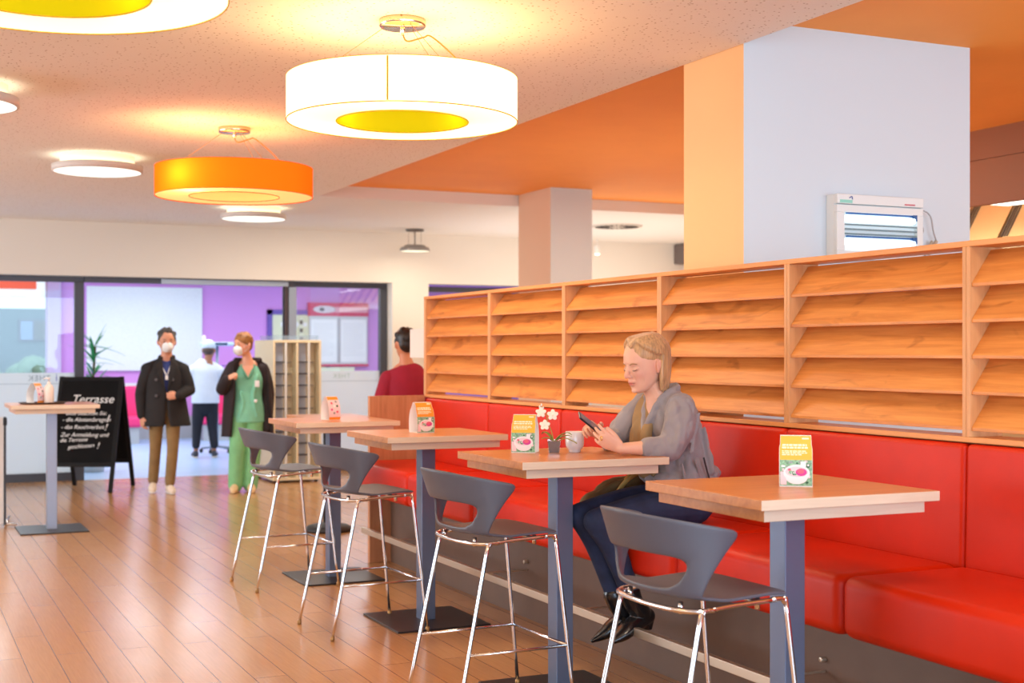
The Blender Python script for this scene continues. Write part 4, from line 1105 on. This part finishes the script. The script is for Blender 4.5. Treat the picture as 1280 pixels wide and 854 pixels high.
def wrinkle(co):
    p = co*15; n_ = noise.noise(V((p.x, p.y*1.2, p.z*.4)))+.5*noise.noise(V((p.x*2.6+3, p.y*2.6, p.z*1.3)))-.7*(1-abs(noise.noise(V((p.x*.9+7, p.y*.9, p.z*.5)))))**4
    d_ = V((co.x-.0, co.y, 0)); d_ = d_.normalized() if d_.length > .02 else V((0, 0, 0)); return co+d_*n_*.0150
c.blob('blouse', M_bl, wm, .0055, 3, deform=wrinkle)
dr.blob('front_drape', mat('linen_warm_lit', (158, 128, 88), .85, bump=.12, bscale=420, var=.10, vscale=9), wm, .0055, 3, deform=wrinkle)  # grey blouse cloth, warm reflected light painted in as khaki
q = MB(); q.tube([T(3.40, 5.205, 1.07), T(3.425, 5.212, 1.0), T(3.455, 5.22, .93)], .004, 8, 4); q.build('side_seam', mat('dark_piping', (52, 48, 52), .6), wm)
# belt and jeans
M_jean = mat('dark_denim', (38, 50, 82), .8, bump=.15, bscale=500, var=.28, vscale=14)
q = MB(); q.tube([T(3.40+.135*math.cos(a), 5.42+.175*math.sin(a), .915) for a in [2*PI*k/40 for k in range(40)]], [(.010, .020)]*40, 8, closed=True, hint=(0, 0, 1)); q.build('belt', mat('braided_brown_leather', (150, 82, 48), .5, bump=.8, bscale=160, var=.4, vscale=70), wm)
j = MB()
limb(j, [T(3.40, 5.42, .845), T(3.40, 5.42, .93)], [(.125, .175), (.125, .165)], n=3, seg=24)
for hip, kn, an, _h, _t in LEGS:
    limb(j, [hip, tuple((V(hip)+V(kn))/2+V((0, 0, .014))), kn], [.092, .080, .060]); limb(j, [kn, tuple(V(kn)*.65+V(an)*.35+V((.022, 0, 0))), an], [.059, .056, .043])
def crease(co):
    p = co*26; return co+V((0, 0, 1))*.0
j.blob('jeans', M_jean, wm, .006, 3)
M_boot = mat('black_leather_boot', (26, 24, 26), .24, bump=.12, bscale=90, coat=.3)
for _a, _b, an, heel, toe in LEGS:
    an, heel, toe = V(an), V(heel), V(toe); q = MB(); d_ = (toe-heel).normalized()
    limb(q, [tuple(an+V((-.012, 0, .02))), tuple(an+V((.01, 0, -.03))), tuple((an+heel)/2+V((.005, 0, -.025))), tuple(heel+d_*.02)], [.050, .047, .048, .042])
    limb(q, [tuple(heel), tuple(heel*.5+toe*.5+V((0, 0, .006))), tuple(toe-d_*.03), tuple(toe+d_*.035)], [(.042, .040), (.047, .040), (.043, .030), (.014, .011)], hint=(0, 0, 1))
    q.tube([tuple(heel+V((.006, 0, -.02))), tuple(heel+V((.002, 0, -.062)))], [.030, .024], 14)
    q.blob('boot', M_boot, wm, .0045, 3)
q = MB(); q.tube([tuple(V(NW)+V((-.094, .006, .047))+V((0, .0095*math.cos(a), .0095*math.sin(a)))) for a in [2*PI*k/16 for k in range(16)]], .0018, 6, closed=True); q.build('ring', mat('gold', (230, 180, 90), .25, 1), wm)
# phone in her hands
ph = thing('phone', 'black smartphone held in both hands by the seated woman', 'phone', (2.872, 5.375, 1.226))
fx = V((-.80, .05, .60)).normalized(); fz = V((.52, -.52, .68)); fz = (fz-fx*fz.dot(fx)).normalized(); fy = fz.cross(fx)
Mp = Matrix((fx, fy, fz)).transposed().to_4x4()
MB().box((-.070, -.034, -.004), (.070, .034, .004), Mp).build('case', mat('phone_black', (26, 26, 30), .3), ph, bevel=.003)
MB().box((-.064, -.030, .0042), (.064, .030, .0048), Mp).build('glass_screen', mat('phone_screen', (40, 46, 60), .08, emit=.15, ecol=(150, 170, 200)), ph)
q = MB(); q.box((.045, .010, -.0055), (.062, .028, -.004), Mp); q.build('camera_bump', mat('phone_camera', (60, 62, 66), .2), ph)
# bag on the bench
M_bag = mat('olive_suede', (120, 92, 52), .75, bump=.4, bscale=40, var=.25, vscale=12)
BR = V((3.20, 5.705, .757)); bg = thing('handbag', 'slouchy olive brown handbag with golden strap lying on the bench beside the woman', 'bag', BR); bg.scale = (1.22, .9, 1.5)
q = MB(); q.ell((.03, 0, .065), (.15, .075, .065)); q.ell((-.09, -.02, .045), (.09, .065, .045)); q.ell((.10, 0, .10), (.07, .06, .05)); q.ell((-.14, -.03, .03), (.05, .05, .03))
limb(q, [(-.17, -.03, .04), (-.05, -.06, .095), (.08, -.06, .12), (.16, -.02, .13)], [.014, .018, .018, .016]); limb(q, [(-.12, -.075, .03), (.0, -.085, .055), (.12, -.07, .07)], [.012, .016, .014])
q.blob('bag_body', M_bag, bg, .006, 3)
q = MB(); q.tube([(.16, -.03, .14), (.06, -.085, .145), (-.01, -.10, .115), (-.05, -.10, .07), (-.02, -.09, .03)], [(.010, .004)]*5, 8, 5, hint=(0, 1, 0)); q.tube([(.13, -.03, .15), (.05, -.075, .155), (-.005, -.085, .12)], [(.008, .003)]*3, 8, 5, hint=(0, 1, 0)); q.build('strap', mat('golden_strap', (226, 176, 96), .4, .3), bg)
MB().tube([(-.03, -.095, .07), (-.045, -.10, .05)], .007, 8).build('clasp', mat('gold', (230, 180, 90), .25, 1), bg)
# ---- standing figures: local x to the right of the photo, y away from it ----
def shell(rows, n=5, seg=40):
    """open-fronted garment: rows of (z, cx, cy, rx, ry, opening half angle in degrees, skew)"""
    sm = cr(rows, n); G = []
    for z, cx, cy, rx, ry, op, sk in sm:
        a0, a1 = math.radians(-90+op+sk), math.radians(270-op+sk)
        G.append([(cx+rx*math.cos(a0+(a1-a0)*k/seg), cy+ry*math.sin(a0+(a1-a0)*k/seg), z) for k in range(seg+1)])
    return G
M_mask = mat('white_mask', (240, 240, 238), .7, bump=.1, bscale=120)
def ffp_mask(M, par):
    q = MB()
    q.ell((.072, 0, -.050), (.046, .055, .052), M, 20, 12); q.ell((.100, 0, -.048), (.024, .022, .040), M, 16, 10); q.ell((.055, 0, -.075), (.05, .05, .035), M, 16, 10)
    o = q.blob('mask', M_mask, par, .006, 2)
    q = MB()
    for s in (-1, 1):
        q.tube([tuple(M @ V(p)) for p in ((.05, s*.058, -.03), (.02, s*.078, .0), (-.015, s*.085, .025))], .0018, 6, 3); q.tube([tuple(M @ V(p)) for p in ((.04, s*.056, -.075), (.01, s*.076, -.05), (-.02, s*.085, -.03))], .0018, 6, 3)
    q.build('mask_loop', M_mask, par); return o
def short_hair(M, par, material, back=-.05, puff=.0, bun=False, vox=.008):
    q = MB()
    q.ell((-.020, 0, .046), (.103+puff, .086+puff, .085+puff), M, 20, 12); q.ell((-.055, 0, .0), (.055, .075, .065-back*.2), M, 16, 10)
    rnd = random.Random(4)
    for k in range(26):
        a = rnd.uniform(-2.6, 2.6); e = rnd.uniform(.25, 1.4)
        p = V((-.016+.103*math.cos(e)*math.cos(a), .084*math.cos(e)*math.sin(a), .045+.088*math.sin(e)))
        if p.x > .055 and p.z < .098: continue
        q.ell(tuple(p), (.022, .018, .014), M, 8, 6)
    for s in (-1, 1): q.ell((.006, s*.079, .024), (.022, .010, .028), M)
    if bun: q.ell((-.125, 0, .03), (.04, .042, .04), M)
    return q.blob('hair', material, par, vox, 2)
def shoe(name, par, heel, toe, m_up, m_sole, h=.09):
    heel, toe = V(heel), V(toe); d = (toe-heel).normalized(); q = MB()
    limb(q, [tuple(heel+V((0, 0, .045))), tuple((heel+toe)/2+V((0, 0, .05))), tuple(toe-d*.05+V((0, 0, .036))), tuple(toe-d*.015+V((0, 0, .030)))], [(.036, .04), (.042, .044), (.046, .030), (.03, .020)], hint=(0, 0, 1))
    limb(q, [tuple(heel+V((0, 0, .05))), tuple(heel-d*.0+V((0, 0, h)))], [.038, .040])
    o = q.blob(name, m_up, par, .007, 2)
    q = MB(); q.tube([tuple(heel-d*.03+V((0, 0, .010))), tuple((heel+toe)/2+V((0, 0, .010))), tuple(toe+V((0, 0, .012)))], [(.036, .010), (.045, .010), (.030, .010)], 14, 4, hint=(0, 0, 1), cap='round'); q.build('sole', m_sole, o)
    return o

# ---- man in the black coat ----
r = thing('person', 'man in open black coat, khaki trousers and white mask walking in', 'person', (2.775, 15.12, 0), -math.atan2(2.775, 15.12))
hd = V((.022, -.005, 1.665)); Mh = headM(hd, (.10, -1, 0), .05, 0, 1.12)
b = MB(); head_skin(b, Mh)
limb(b, [(.02, .015, 1.60), (.02, .03, 1.53), (.01, .04, 1.38)], [(.062, .062), (.060, .060), (.075, .07)], hint=(0, 1, 0))
limb(b, [(0, .05, .92), (0, .04, 1.1), (.0, .04, 1.3), (.01, .04, 1.38)], [(.15, .10), (.14, .10), (.15, .10), (.11, .07)], hint=(0, 1, 0))
RS, RE, RW = (-.185, .04, 1.345), (-.255, .06, 1.08), (-.245, -.01, .84)
LS, LE, LW = (.20, .04, 1.335), (.265, .01, 1.13), (.135, -.175, 1.065)
for a in ((RS, RE, RW), (LS, LE, LW)):
    limb(b, a[:2], [.05, .042]); limb(b, a[1:], [.041, .029])
hand(b, RW, (.10, -.12, -1), (-.7, -.5, 0), 1.05, (.35, .4, .45, .5), side=1, thumb=.2)
hand(b, LW, (-.95, -.10, .05), (.0, -1, .2), 1.05, (.9, 1.0, 1.05, 1.1), side=-1, thumb=.5, tcurl=.6)
RH, RK, RA = (-.085, .05, .92), (-.10, .05, .50), (-.125, .10, .10)
LH, LK, LA = (.09, .03, .92), (.085, -.06, .50), (.055, -.05, .09)
for a in ((RH, RK, RA), (LH, LK, LA)): limb(b, list(a), [.08, .055, .035])
b.blob('body', M_skin, r, .0062, 2, face_tint(Mh, lin((216, 152, 120)), lin((186, 108, 92))))
brows_lashes(Mh, r, (70, 62, 58), False, True)
short_hair(Mh, r, mat('dark_grey_hair', (70, 64, 60), .6, var=.5, vscale=60)); ffp_mask(Mh, r)
M_coat = mat('black_wool', (34, 30, 30), .85, bump=.2, bscale=300, var=.15, vscale=6)
q = MB(); q.grid(shell([(1.49, .02, .045, .072, .065, 30, 0), (1.44, .015, .045, .115, .085, 26, 0), (1.38, .01, .045, .175, .11, 24, 0), (1.30, .01, .045, .205, .13, 17, 2), (1.20, .01, .045, .21, .145, 8, 3), (1.10, .01, .04, .205, .145, 1.5, 3), (.98, .01, .04, .22, .15, 1, 3), (.84, .01, .04, .245, .165, 3, 3), (.735, .012, .04, .262, .175, 8, 3)]))
o = q.build('coat', M_coat, r, solid=.016)
q = MB()
for a in ((RS, RE, RW), (LS, LE, LW)):
    A, B, C = map(V, a); C2 = B+(C-B)*.93
    limb(q, [tuple(A+V((-.02 if A.x > 0 else .02, 0, .01))), tuple((A+B)/2), tuple(B)], [(.083, .083), (.075, .075), (.066, .066)]); limb(q, [tuple(B), tuple((B+C2)/2), tuple(C2)], [.066, .060, .050])
limb(q, [(-.05, .045, 1.44), (-.19, .045, 1.36)], [.045, .07]); limb(q, [(.08, .045, 1.44), (.20, .045, 1.355)], [.045, .07])
q.blob('coat_sleeve', M_coat, o, .008, 3)
q = MB()   # lapels and collar
for s in (-1, 1):
    q.prism([(.02+s*.045, -.050, 1.475), (.015+s*.115, -.062, 1.40), (.015+s*.085, -.10, 1.33), (.015+s*.095, -.105, 1.31), (.015+s*.012, -.120, 1.13)], (0, -.014, 0))
q.tube([(.02+.085*math.cos(a), .045+.07*math.sin(a), 1.485-.015*math.cos(a+PI/2)) for a in [math.radians(-55+290*k/20) for k in range(21)]], [(.012, .030)]*21, 8, hint=(0, 0, 1))
q.build('lapels', mat('black_wool_lapel', (42, 37, 36), .85), o, bevel=.004)
q = MB()
for x, z in ((-.09, 1.245), (-.09, 1.07), (.075, 1.07), (.085, 1.245)): q.ell((x, -.112 if z > 1.2 else -.118, z), (.016, .010, .016), None, 12, 8)
q.build('button', mat('coat_button', (92, 88, 92), .3), o)
q = MB(); limb(q, [(.015, .035, 1.18), (.015, .035, 1.33), (.015, .04, 1.42)], [(.15, .115), (.16, .115), (.09, .075)], hint=(0, 1, 0)); q.blob('shirt', mat('blue_shirt', (52, 66, 128), .8), r, .008, 2)
q = MB(); q.tube([(-.03, -.055, 1.40), (.02, -.10, 1.30), (.06, -.055, 1.40)], .005, 6, 4); q.box((.005, -.112, 1.245), (.035, -.106, 1.295)); q.build('lanyard_badge', M_paper, r)
M_khaki = mat('khaki_cotton', (142, 112, 70), .85, bump=.1, bscale=300, var=.15, vscale=8)
q = MB(); limb(q, [(0, .04, .90), (0, .04, 1.0)], [(.15, .11), (.15, .11)], hint=(0, 1, 0), n=2)
for a in ((RH, RK, RA), (LH, LK, LA)): limb(q, [a[0], tuple((V(a[0])+V(a[1]))/2), a[1], tuple((V(a[1])+V(a[2]))/2), tuple(V(a[2])+V((0, 0, .03)))], [.090, .078, .064, .060, .056])
q.blob('trousers', M_khaki, r, .008, 3)
M_sn = mat('cream_sneaker', (232, 214, 192), .6); M_sl = mat('white_sole', (240, 232, 220), .5)
shoe('shoe', r, (-.125, .13, .035), (-.135, -.08, .0), M_sn, M_sl); shoe('shoe', r, (.045, .0, .0), (.085, -.25, .0), M_sn, M_sl)

# ---- woman in green scrubs ----
r = thing('person', 'woman in green scrubs, dark open coat and white mask walking beside the man', 'person', (3.625, 14.82, 0), -math.atan2(3.625, 14.82))
hd = V((-.055, -.02, 1.625)); Mh = headM(hd, (-.75, -.72, 0), .02, .05, 1.06)
b = MB(); head_skin(b, Mh)
limb(b, [(-.03, .0, 1.56), (-.01, .02, 1.50), (.0, .03, 1.39)], [(.050, .050), (.052, .052), (.085, .07)], hint=(0, 1, 0))
limb(b, [(0, .05, .9), (0, .04, 1.08), (.0, .04, 1.26), (.0, .04, 1.38)], [(.15, .10), (.12, .09), (.14, .10), (.12, .07)], hint=(0, 1, 0))
RS, RE, RW = (-.175, .04, 1.36), (-.275, -.02, 1.14), (-.215, -.17, 1.255)
LS, LE, LW = (.175, .06, 1.34), (.225, .09, 1.08), (.215, .07, .86)
for a in ((RS, RE, RW), (LS, LE, LW)):
    limb(b, a[:2], [.045, .037]); limb(b, a[1:], [.036, .026])
hand(b, RW, (.75, -.30, .45), (-.45, -.6, .6), 1.0, (1.0, 1.1, 1.15, 1.2), side=1, thumb=.5, tcurl=.6)
hand(b, LW, (-.05, -.1, -1), (.8, -.3, 0), 1.0, side=-1)
RH, RK, RA = (-.085, .05, .88), (-.115, .0, .47), (-.135, .04, .09)
LH, LK, LA = (.075, .05, .88), (.06, .03, .47), (.03, .06, .09)
for a in ((RH, RK, RA), (LH, LK, LA)): limb(b, list(a), [.078, .052, .034])
b.blob('body', M_skin, r, .0062, 2, face_tint(Mh, lin((232, 168, 136)), lin((206, 110, 96))))
brows_lashes(Mh, r, (130, 90, 56), False, True)
short_hair(Mh, r, mat('auburn_hair', (150, 98, 46), .5, var=.35, vscale=50), puff=.006, bun=False); ffp_mask(Mh, r)
M_scr = mat('green_scrub_cotton', (130, 204, 170), .85, bump=.1, bscale=300, var=.10, vscale=10); M_scr2 = mat('light_green_scrub', (132, 198, 140), .85, bump=.1, bscale=300, var=.10, vscale=10)
q = MB(); trunk(q, [(0, .04, .77), (0, .04, .90), (0, .04, 1.08), (.0, .035, 1.24), (.0, .035, 1.35), (0, .035, 1.40)], [(.185, .135), (.18, .13), (.155, .115), (.17, .125), (.15, .09), (.10, .065)], hint=(0, 1, 0), seg=24)
limb(q, [(.10, -.055, 1.28), (.06, -.075, 1.06), (.10, -.072, .84)], [.020, .020, .014]); limb(q, [(-.08, -.072, 1.10), (-.05, -.078, .96), (-.10, -.068, .80)], [.014, .018, .012])
top = q.blob('scrub_top', M_scr, r, .008, 3)
q = MB(); q.prism([(-.065, -.074, 1.395), (.065, -.074, 1.395), (.004, -.102, 1.262)], (0, -.010, 0)); q.build('neck_skin_opening', mat('neck_skin', (228, 164, 134), .6), top, bevel=.004)
q = MB()
for s in (-1, 1): q.tube([(s*.075, -.062, 1.41), (s*.04, -.098, 1.33), (.004, -.116, 1.25)], [(.010, .006)]*3, 8, 4, hint=(0, 1, 0))
q.build('neckband', mat('scrub_band', (96, 164, 134), .85), top)
q = MB(); q.box((.075, -.112, 1.165), (.125, -.104, 1.235)); q.box((.085, -.116, 1.18), (.105, -.110, 1.21)); q.build('badge', M_paper, r)
q = MB(); q.ell((.085, -.105, 1.01), (.02, .008, .018)); q.build('pin', M_paper, r)
q = MB(); limb(q, [(0, .04, .86), (0, .04, .96)], [(.15, .11), (.145, .11)], hint=(0, 1, 0), n=2)
for a in ((RH, RK, RA), (LH, LK, LA)): limb(q, [a[0], tuple((V(a[0])+V(a[1]))/2), a[1], tuple((V(a[1])+V(a[2]))/2), tuple(V(a[2])+V((0, 0, -.02)))], [.105, .098, .088, .084, .080])
q.blob('scrub_trousers', M_scr2, r, .008, 3)
M_pc = mat('dark_brown_parka', (42, 30, 32), .8, bump=.15, bscale=40, var=.2, vscale=8)
q = MB(); q.grid(shell([(1.47, -.0, .05, .10, .075, 62, 10), (1.43, 0, .05, .155, .10, 60, 10), (1.38, 0, .05, .205, .12, 56, 12), (1.25, .0, .05, .235, .15, 50, 14), (1.05, .0, .05, .25, .165, 50, 16), (.85, .0, .05, .262, .17, 54, 16), (.70, .0, .05, .27, .175, 56, 16), (.615, .0, .05, .275, .175, 57, 16)]))
o = q.build('coat', M_pc, r, solid=.03)
q = MB()
for a in ((RS, RE, RW), (LS, LE, LW)):
    A, B, C = map(V, a); C2 = B+(C-B)*(.85 if A.x < 0 else 1.7)
    limb(q, [tuple(A+V((-.02 if A.x > 0 else .02, 0, .015))), tuple((A+B)/2), tuple(B)], [(.082, .082), (.078, .078), (.072, .072)]); limb(q, [tuple(B), tuple((B+C2)/2), tuple(C2)], [.070, .066, .060])
q.tube([(.13*math.cos(a), .05+.085*math.sin(a), 1.455) for a in [math.radians(-20+220*k/20) for k in range(21)]], [(.03, .035)]*21, 10, hint=(0, 0, 1), cap='round')
q.blob('coat_sleeve', M_pc, o, .009, 3)
M_cl = mat('beige_clog', (232, 200, 150), .6)
shoe('shoe', r, (-.13, .08, 0), (-.16, -.16, 0), M_cl, M_cl, .07); shoe('shoe', r, (.035, .08, 0), (.045, -.16, 0), M_cl, M_cl, .07)

# ---- staff member in white, seen from behind ----
r = thing('person', 'staff member in white jacket, cap and black trousers seen from behind', 'person', (4.24, 19.9, 0), -math.atan2(4.24, 19.9))
hd = V((.05, .0, 1.575)); Mh = headM(hd, (.25, 1, 0), .15, 0, 1.08)
b = MB(); head_skin(b, Mh)
limb(b, [(.05, -.02, 1.50), (.04, -.03, 1.45), (.02, -.03, 1.36)], [.052, .056, .08], hint=(0, 1, 0))
limb(b, [(0, -.03, .8), (0, -.02, 1.05), (0, -.03, 1.33)], [(.15, .11), (.15, .11), (.15, .08)], hint=(0, 1, 0))
RS, RE, RW = (-.18, -.02, 1.265), (-.235, .03, 1.04), (-.15, .22, 1.08)
LS, LE, LW = (.195, -.02, 1.265), (.28, .06, 1.06), (.16, .24, 1.12)
for a in ((RS, RE, RW), (LS, LE, LW)):
    limb(b, a[:2], [.048, .04]); limb(b, a[1:], [.038, .027])
hand(b, RW, (.3, .9, .1), (-.2, 0, 1), 1.0, side=1); hand(b, LW, (-.4, .9, .1), (.2, 0, 1), 1.0, side=-1)
RH, RK, RA = (-.085, -.02, .80), (-.12, .0, .44), (-.135, -.03, .09)
LH, LK, LA = (.085, -.02, .80), (.10, .0, .44), (.125, -.03, .09)
for a in ((RH, RK, RA), (LH, LK, LA)): limb(b, list(a), [.078, .052, .034])
b.blob('body', M_skin, r, .007, 2, face_tint(Mh, lin((176, 120, 92)), lin((160, 96, 80))))
q = MB(); q.ell((-.035, 0, -.012), (.080, .078, .062), Mh); q.blob('hair', mat('dark_hair', (84, 66, 58), .6), r, .008, 1)
q = MB(); q.ell((-.015, 0, .06), (.106, .088, .085), Mh, 20, 12); q.lathe([(.090, -.005), (.094, .0), (.094, .05), (.09, .055)], (-.015, 0, .025), 28, M=Mh); q.blob('cap', mat('pale_blue_cap', (214, 230, 246), .8), r, .007, 2)
M_wj = mat('white_jacket_cotton', (226, 234, 246), .85, bump=.1, bscale=250, var=.04, vscale=8)
q = MB(); trunk(q, [(0, -.02, .80), (0, -.02, .95), (0, -.02, 1.12), (.0, -.02, 1.28), (.01, -.02, 1.37), (.03, -.02, 1.42)], [(.20, .15), (.20, .15), (.195, .14), (.20, .13), (.15, .09), (.075, .07)], hint=(0, 1, 0), seg=24)
for a in ((RS, RE, RW), (LS, LE, LW)):
    A, B, C = map(V, a); C2 = B+(C-B)*.8; limb(q, [tuple(A), tuple((A+B)/2), tuple(B)], [.085, .076, .068]); limb(q, [tuple(B), tuple(C2)], [.066, .055])
limb(q, [(.03, -.02, 1.40), (-.16, -.02, 1.29)], [.05, .075]); limb(q, [(.03, -.02, 1.40), (.175, -.02, 1.29)], [.05, .075]); limb(q, [(-.05, -.135, 1.0), (.03, -.142, .93), (.12, -.12, .90)], [.008, .016, .008])
q.blob('jacket', M_wj, r, .009, 3)
q = MB(); limb(q, [(0, -.02, .76), (0, -.02, .88)], [(.16, .12), (.155, .12)], hint=(0, 1, 0), n=2)
for a in ((RH, RK, RA), (LH, LK, LA)): limb(q, [a[0], tuple((V(a[0])+V(a[1]))/2), a[1], tuple(V(a[2])+V((0, 0, .09)))], [.102, .092, .074, .058])
q.blob('trousers', mat('black_trousers', (28, 28, 38), .8), r, .009, 3)
M_ds = mat('dark_sneaker', (60, 58, 64), .6)
shoe('shoe', r, (-.135, -.07, 0), (-.17, .18, 0), M_ds, M_sl, .07); shoe('shoe', r, (.125, -.07, 0), (.145, .18, 0), M_ds, M_sl, .07)

# ---- person in dark red behind the divider ----
r = thing('person', 'dark haired person in dark red tunic standing behind the bench end', 'person', (4.02, 10.95, 0), -math.atan2(4.02, 10.95))
hd = V((.025, -.02, 1.615)); Mh = headM(hd, (-.35, 1, 0), .12, 0, 1.05)
b = MB(); head_skin(b, Mh)
limb(b, [(.02, -.03, 1.55), (.03, -.03, 1.49), (.04, -.02, 1.39)], [.05, .054, .085], hint=(0, 1, 0))
limb(b, [(0.04, -.02, .85), (0.04, -.02, 1.05), (.04, -.02, 1.36)], [(.14, .10), (.13, .10), (.14, .08)], hint=(0, 1, 0))
S1, E1, W1 = (-.115, -.02, 1.315), (-.185, -.02, 1.10), (-.13, .16, .98); S2, E2, W2_ = (.195, -.02, 1.315), (.27, -.02, 1.10), (.2, .16, .98)
for a in ((S1, E1, W1), (S2, E2, W2_)): limb(b, a[:2], [.046, .038]); limb(b, a[1:], [.036, .026])
hand(b, W1, (.2, .9, -.2), (-.3, 0, 1), 1.0, side=1); hand(b, W2_, (-.2, .9, -.2), (.3, 0, 1), 1.0, side=-1)
for s in (-1, 1): limb(b, [(.04+s*.08, -.02, .86), (.04+s*.09, 0, .46), (.04+s*.09, -.02, .09)], [.078, .052, .034])
b.blob('body', M_skin, r, .007, 2, face_tint(Mh, lin((206, 138, 104)), lin((176, 100, 84))))
short_hair(Mh, r, mat('black_hair', (30, 24, 24), .4, var=.4, vscale=40), bun=False)
q = MB(); q.tube([tuple(Mh @ V((-.02+.005*math.cos(a), .088*math.cos(a), .045+.09*math.sin(a)))) for a in [PI*k/12 for k in range(13)]], .006, 8); q.build('hairband', mat('silver_band', (200, 196, 196), .3, .5), r)
M_rd = mat('dark_red_tunic', (150, 18, 48), .85, bump=.1, bscale=250, var=.08, vscale=8)
q = MB(); trunk(q, [(.04, -.02, .78), (.04, -.02, .95), (.04, -.02, 1.12), (.04, -.02, 1.29), (.04, -.02, 1.40), (.035, -.02, 1.445)], [(.18, .13), (.18, .13), (.165, .12), (.18, .12), (.145, .09), (.07, .07)], hint=(0, 1, 0), seg=24)
for a in ((S1, E1), (S2, E2)): limb(q, [a[0], tuple((V(a[0])+V(a[1]))/2), a[1]], [.08, .076, .074])
q.blob('tunic', M_rd, r, .008, 3)
q = MB(); limb(q, [(.04, -.02, .78), (.04, -.02, .88)], [(.15, .11), (.15, .11)], hint=(0, 1, 0), n=2)
for s in (-1, 1): limb(q, [(.04+s*.08, -.02, .84), (.04+s*.09, 0, .46), (.04+s*.09, -.02, .06)], [.10, .08, .07])
q.blob('trousers', mat('dark_red_trousers', (120, 18, 42), .85), r, .009, 3)
for s in (-1, 1): shoe('shoe', r, (.04+s*.09, -.06, 0), (.04+s*.1, .18, 0), M_sn, M_sl, .07)

# ------------------------------------------------------------------ light
w = bpy.data.worlds.new('world'); scene.world = w; w.use_nodes = True
bg = w.node_tree.nodes['Background']; bg.inputs['Color'].default_value = (.80, .90, 1.0, 1); bg.inputs['Strength'].default_value = 1.3
# daylight from the window fronts behind and to the left of the camera
spot_light('window_daylight', 'AREA', (2.5, -3.95, 1.65), 620, (.56, .77, 1), 12, (PI/2, 0, 0), 'RECTANGLE', 2.7)
spot_light('warm_side_fill', 'AREA', (-5.6, 3.5, 3.05), 150, (1, .78, .54), 9, (math.radians(35), 0, -PI/2), 'RECTANGLE', .5)  # unseen warm fill added from the left, no fixture there
spot_light('window_daylight', 'AREA', (-5.95, 12.5, 1.6), 420, (.80, .90, 1), 7.5, (PI/2, 0, -PI/2), 'RECTANGLE', 2.6)
# lobby ceiling panels
for x in (1.0, 4.0, 7.5): spot_light('lobby_panel', 'AREA', (x, 20.8, 2.98), 105, (.96, .98, 1), 1.6, (0, 0, 0), 'RECTANGLE', 5)
# unseen warm fill lamps added below the ceilings, without fixtures
for x, y in ((6.3, 10.4), (2.3, 2.6), (2.6, 7.6), (5.4, 9.4), (7.0, 3.5), (8.8, 14.9), (4.8, 15.2)): spot_light('ceiling_fill', 'AREA', (x, y, 3.10), 30, (1, .80, .58), .8, (0, 0, 0), 'DISK')
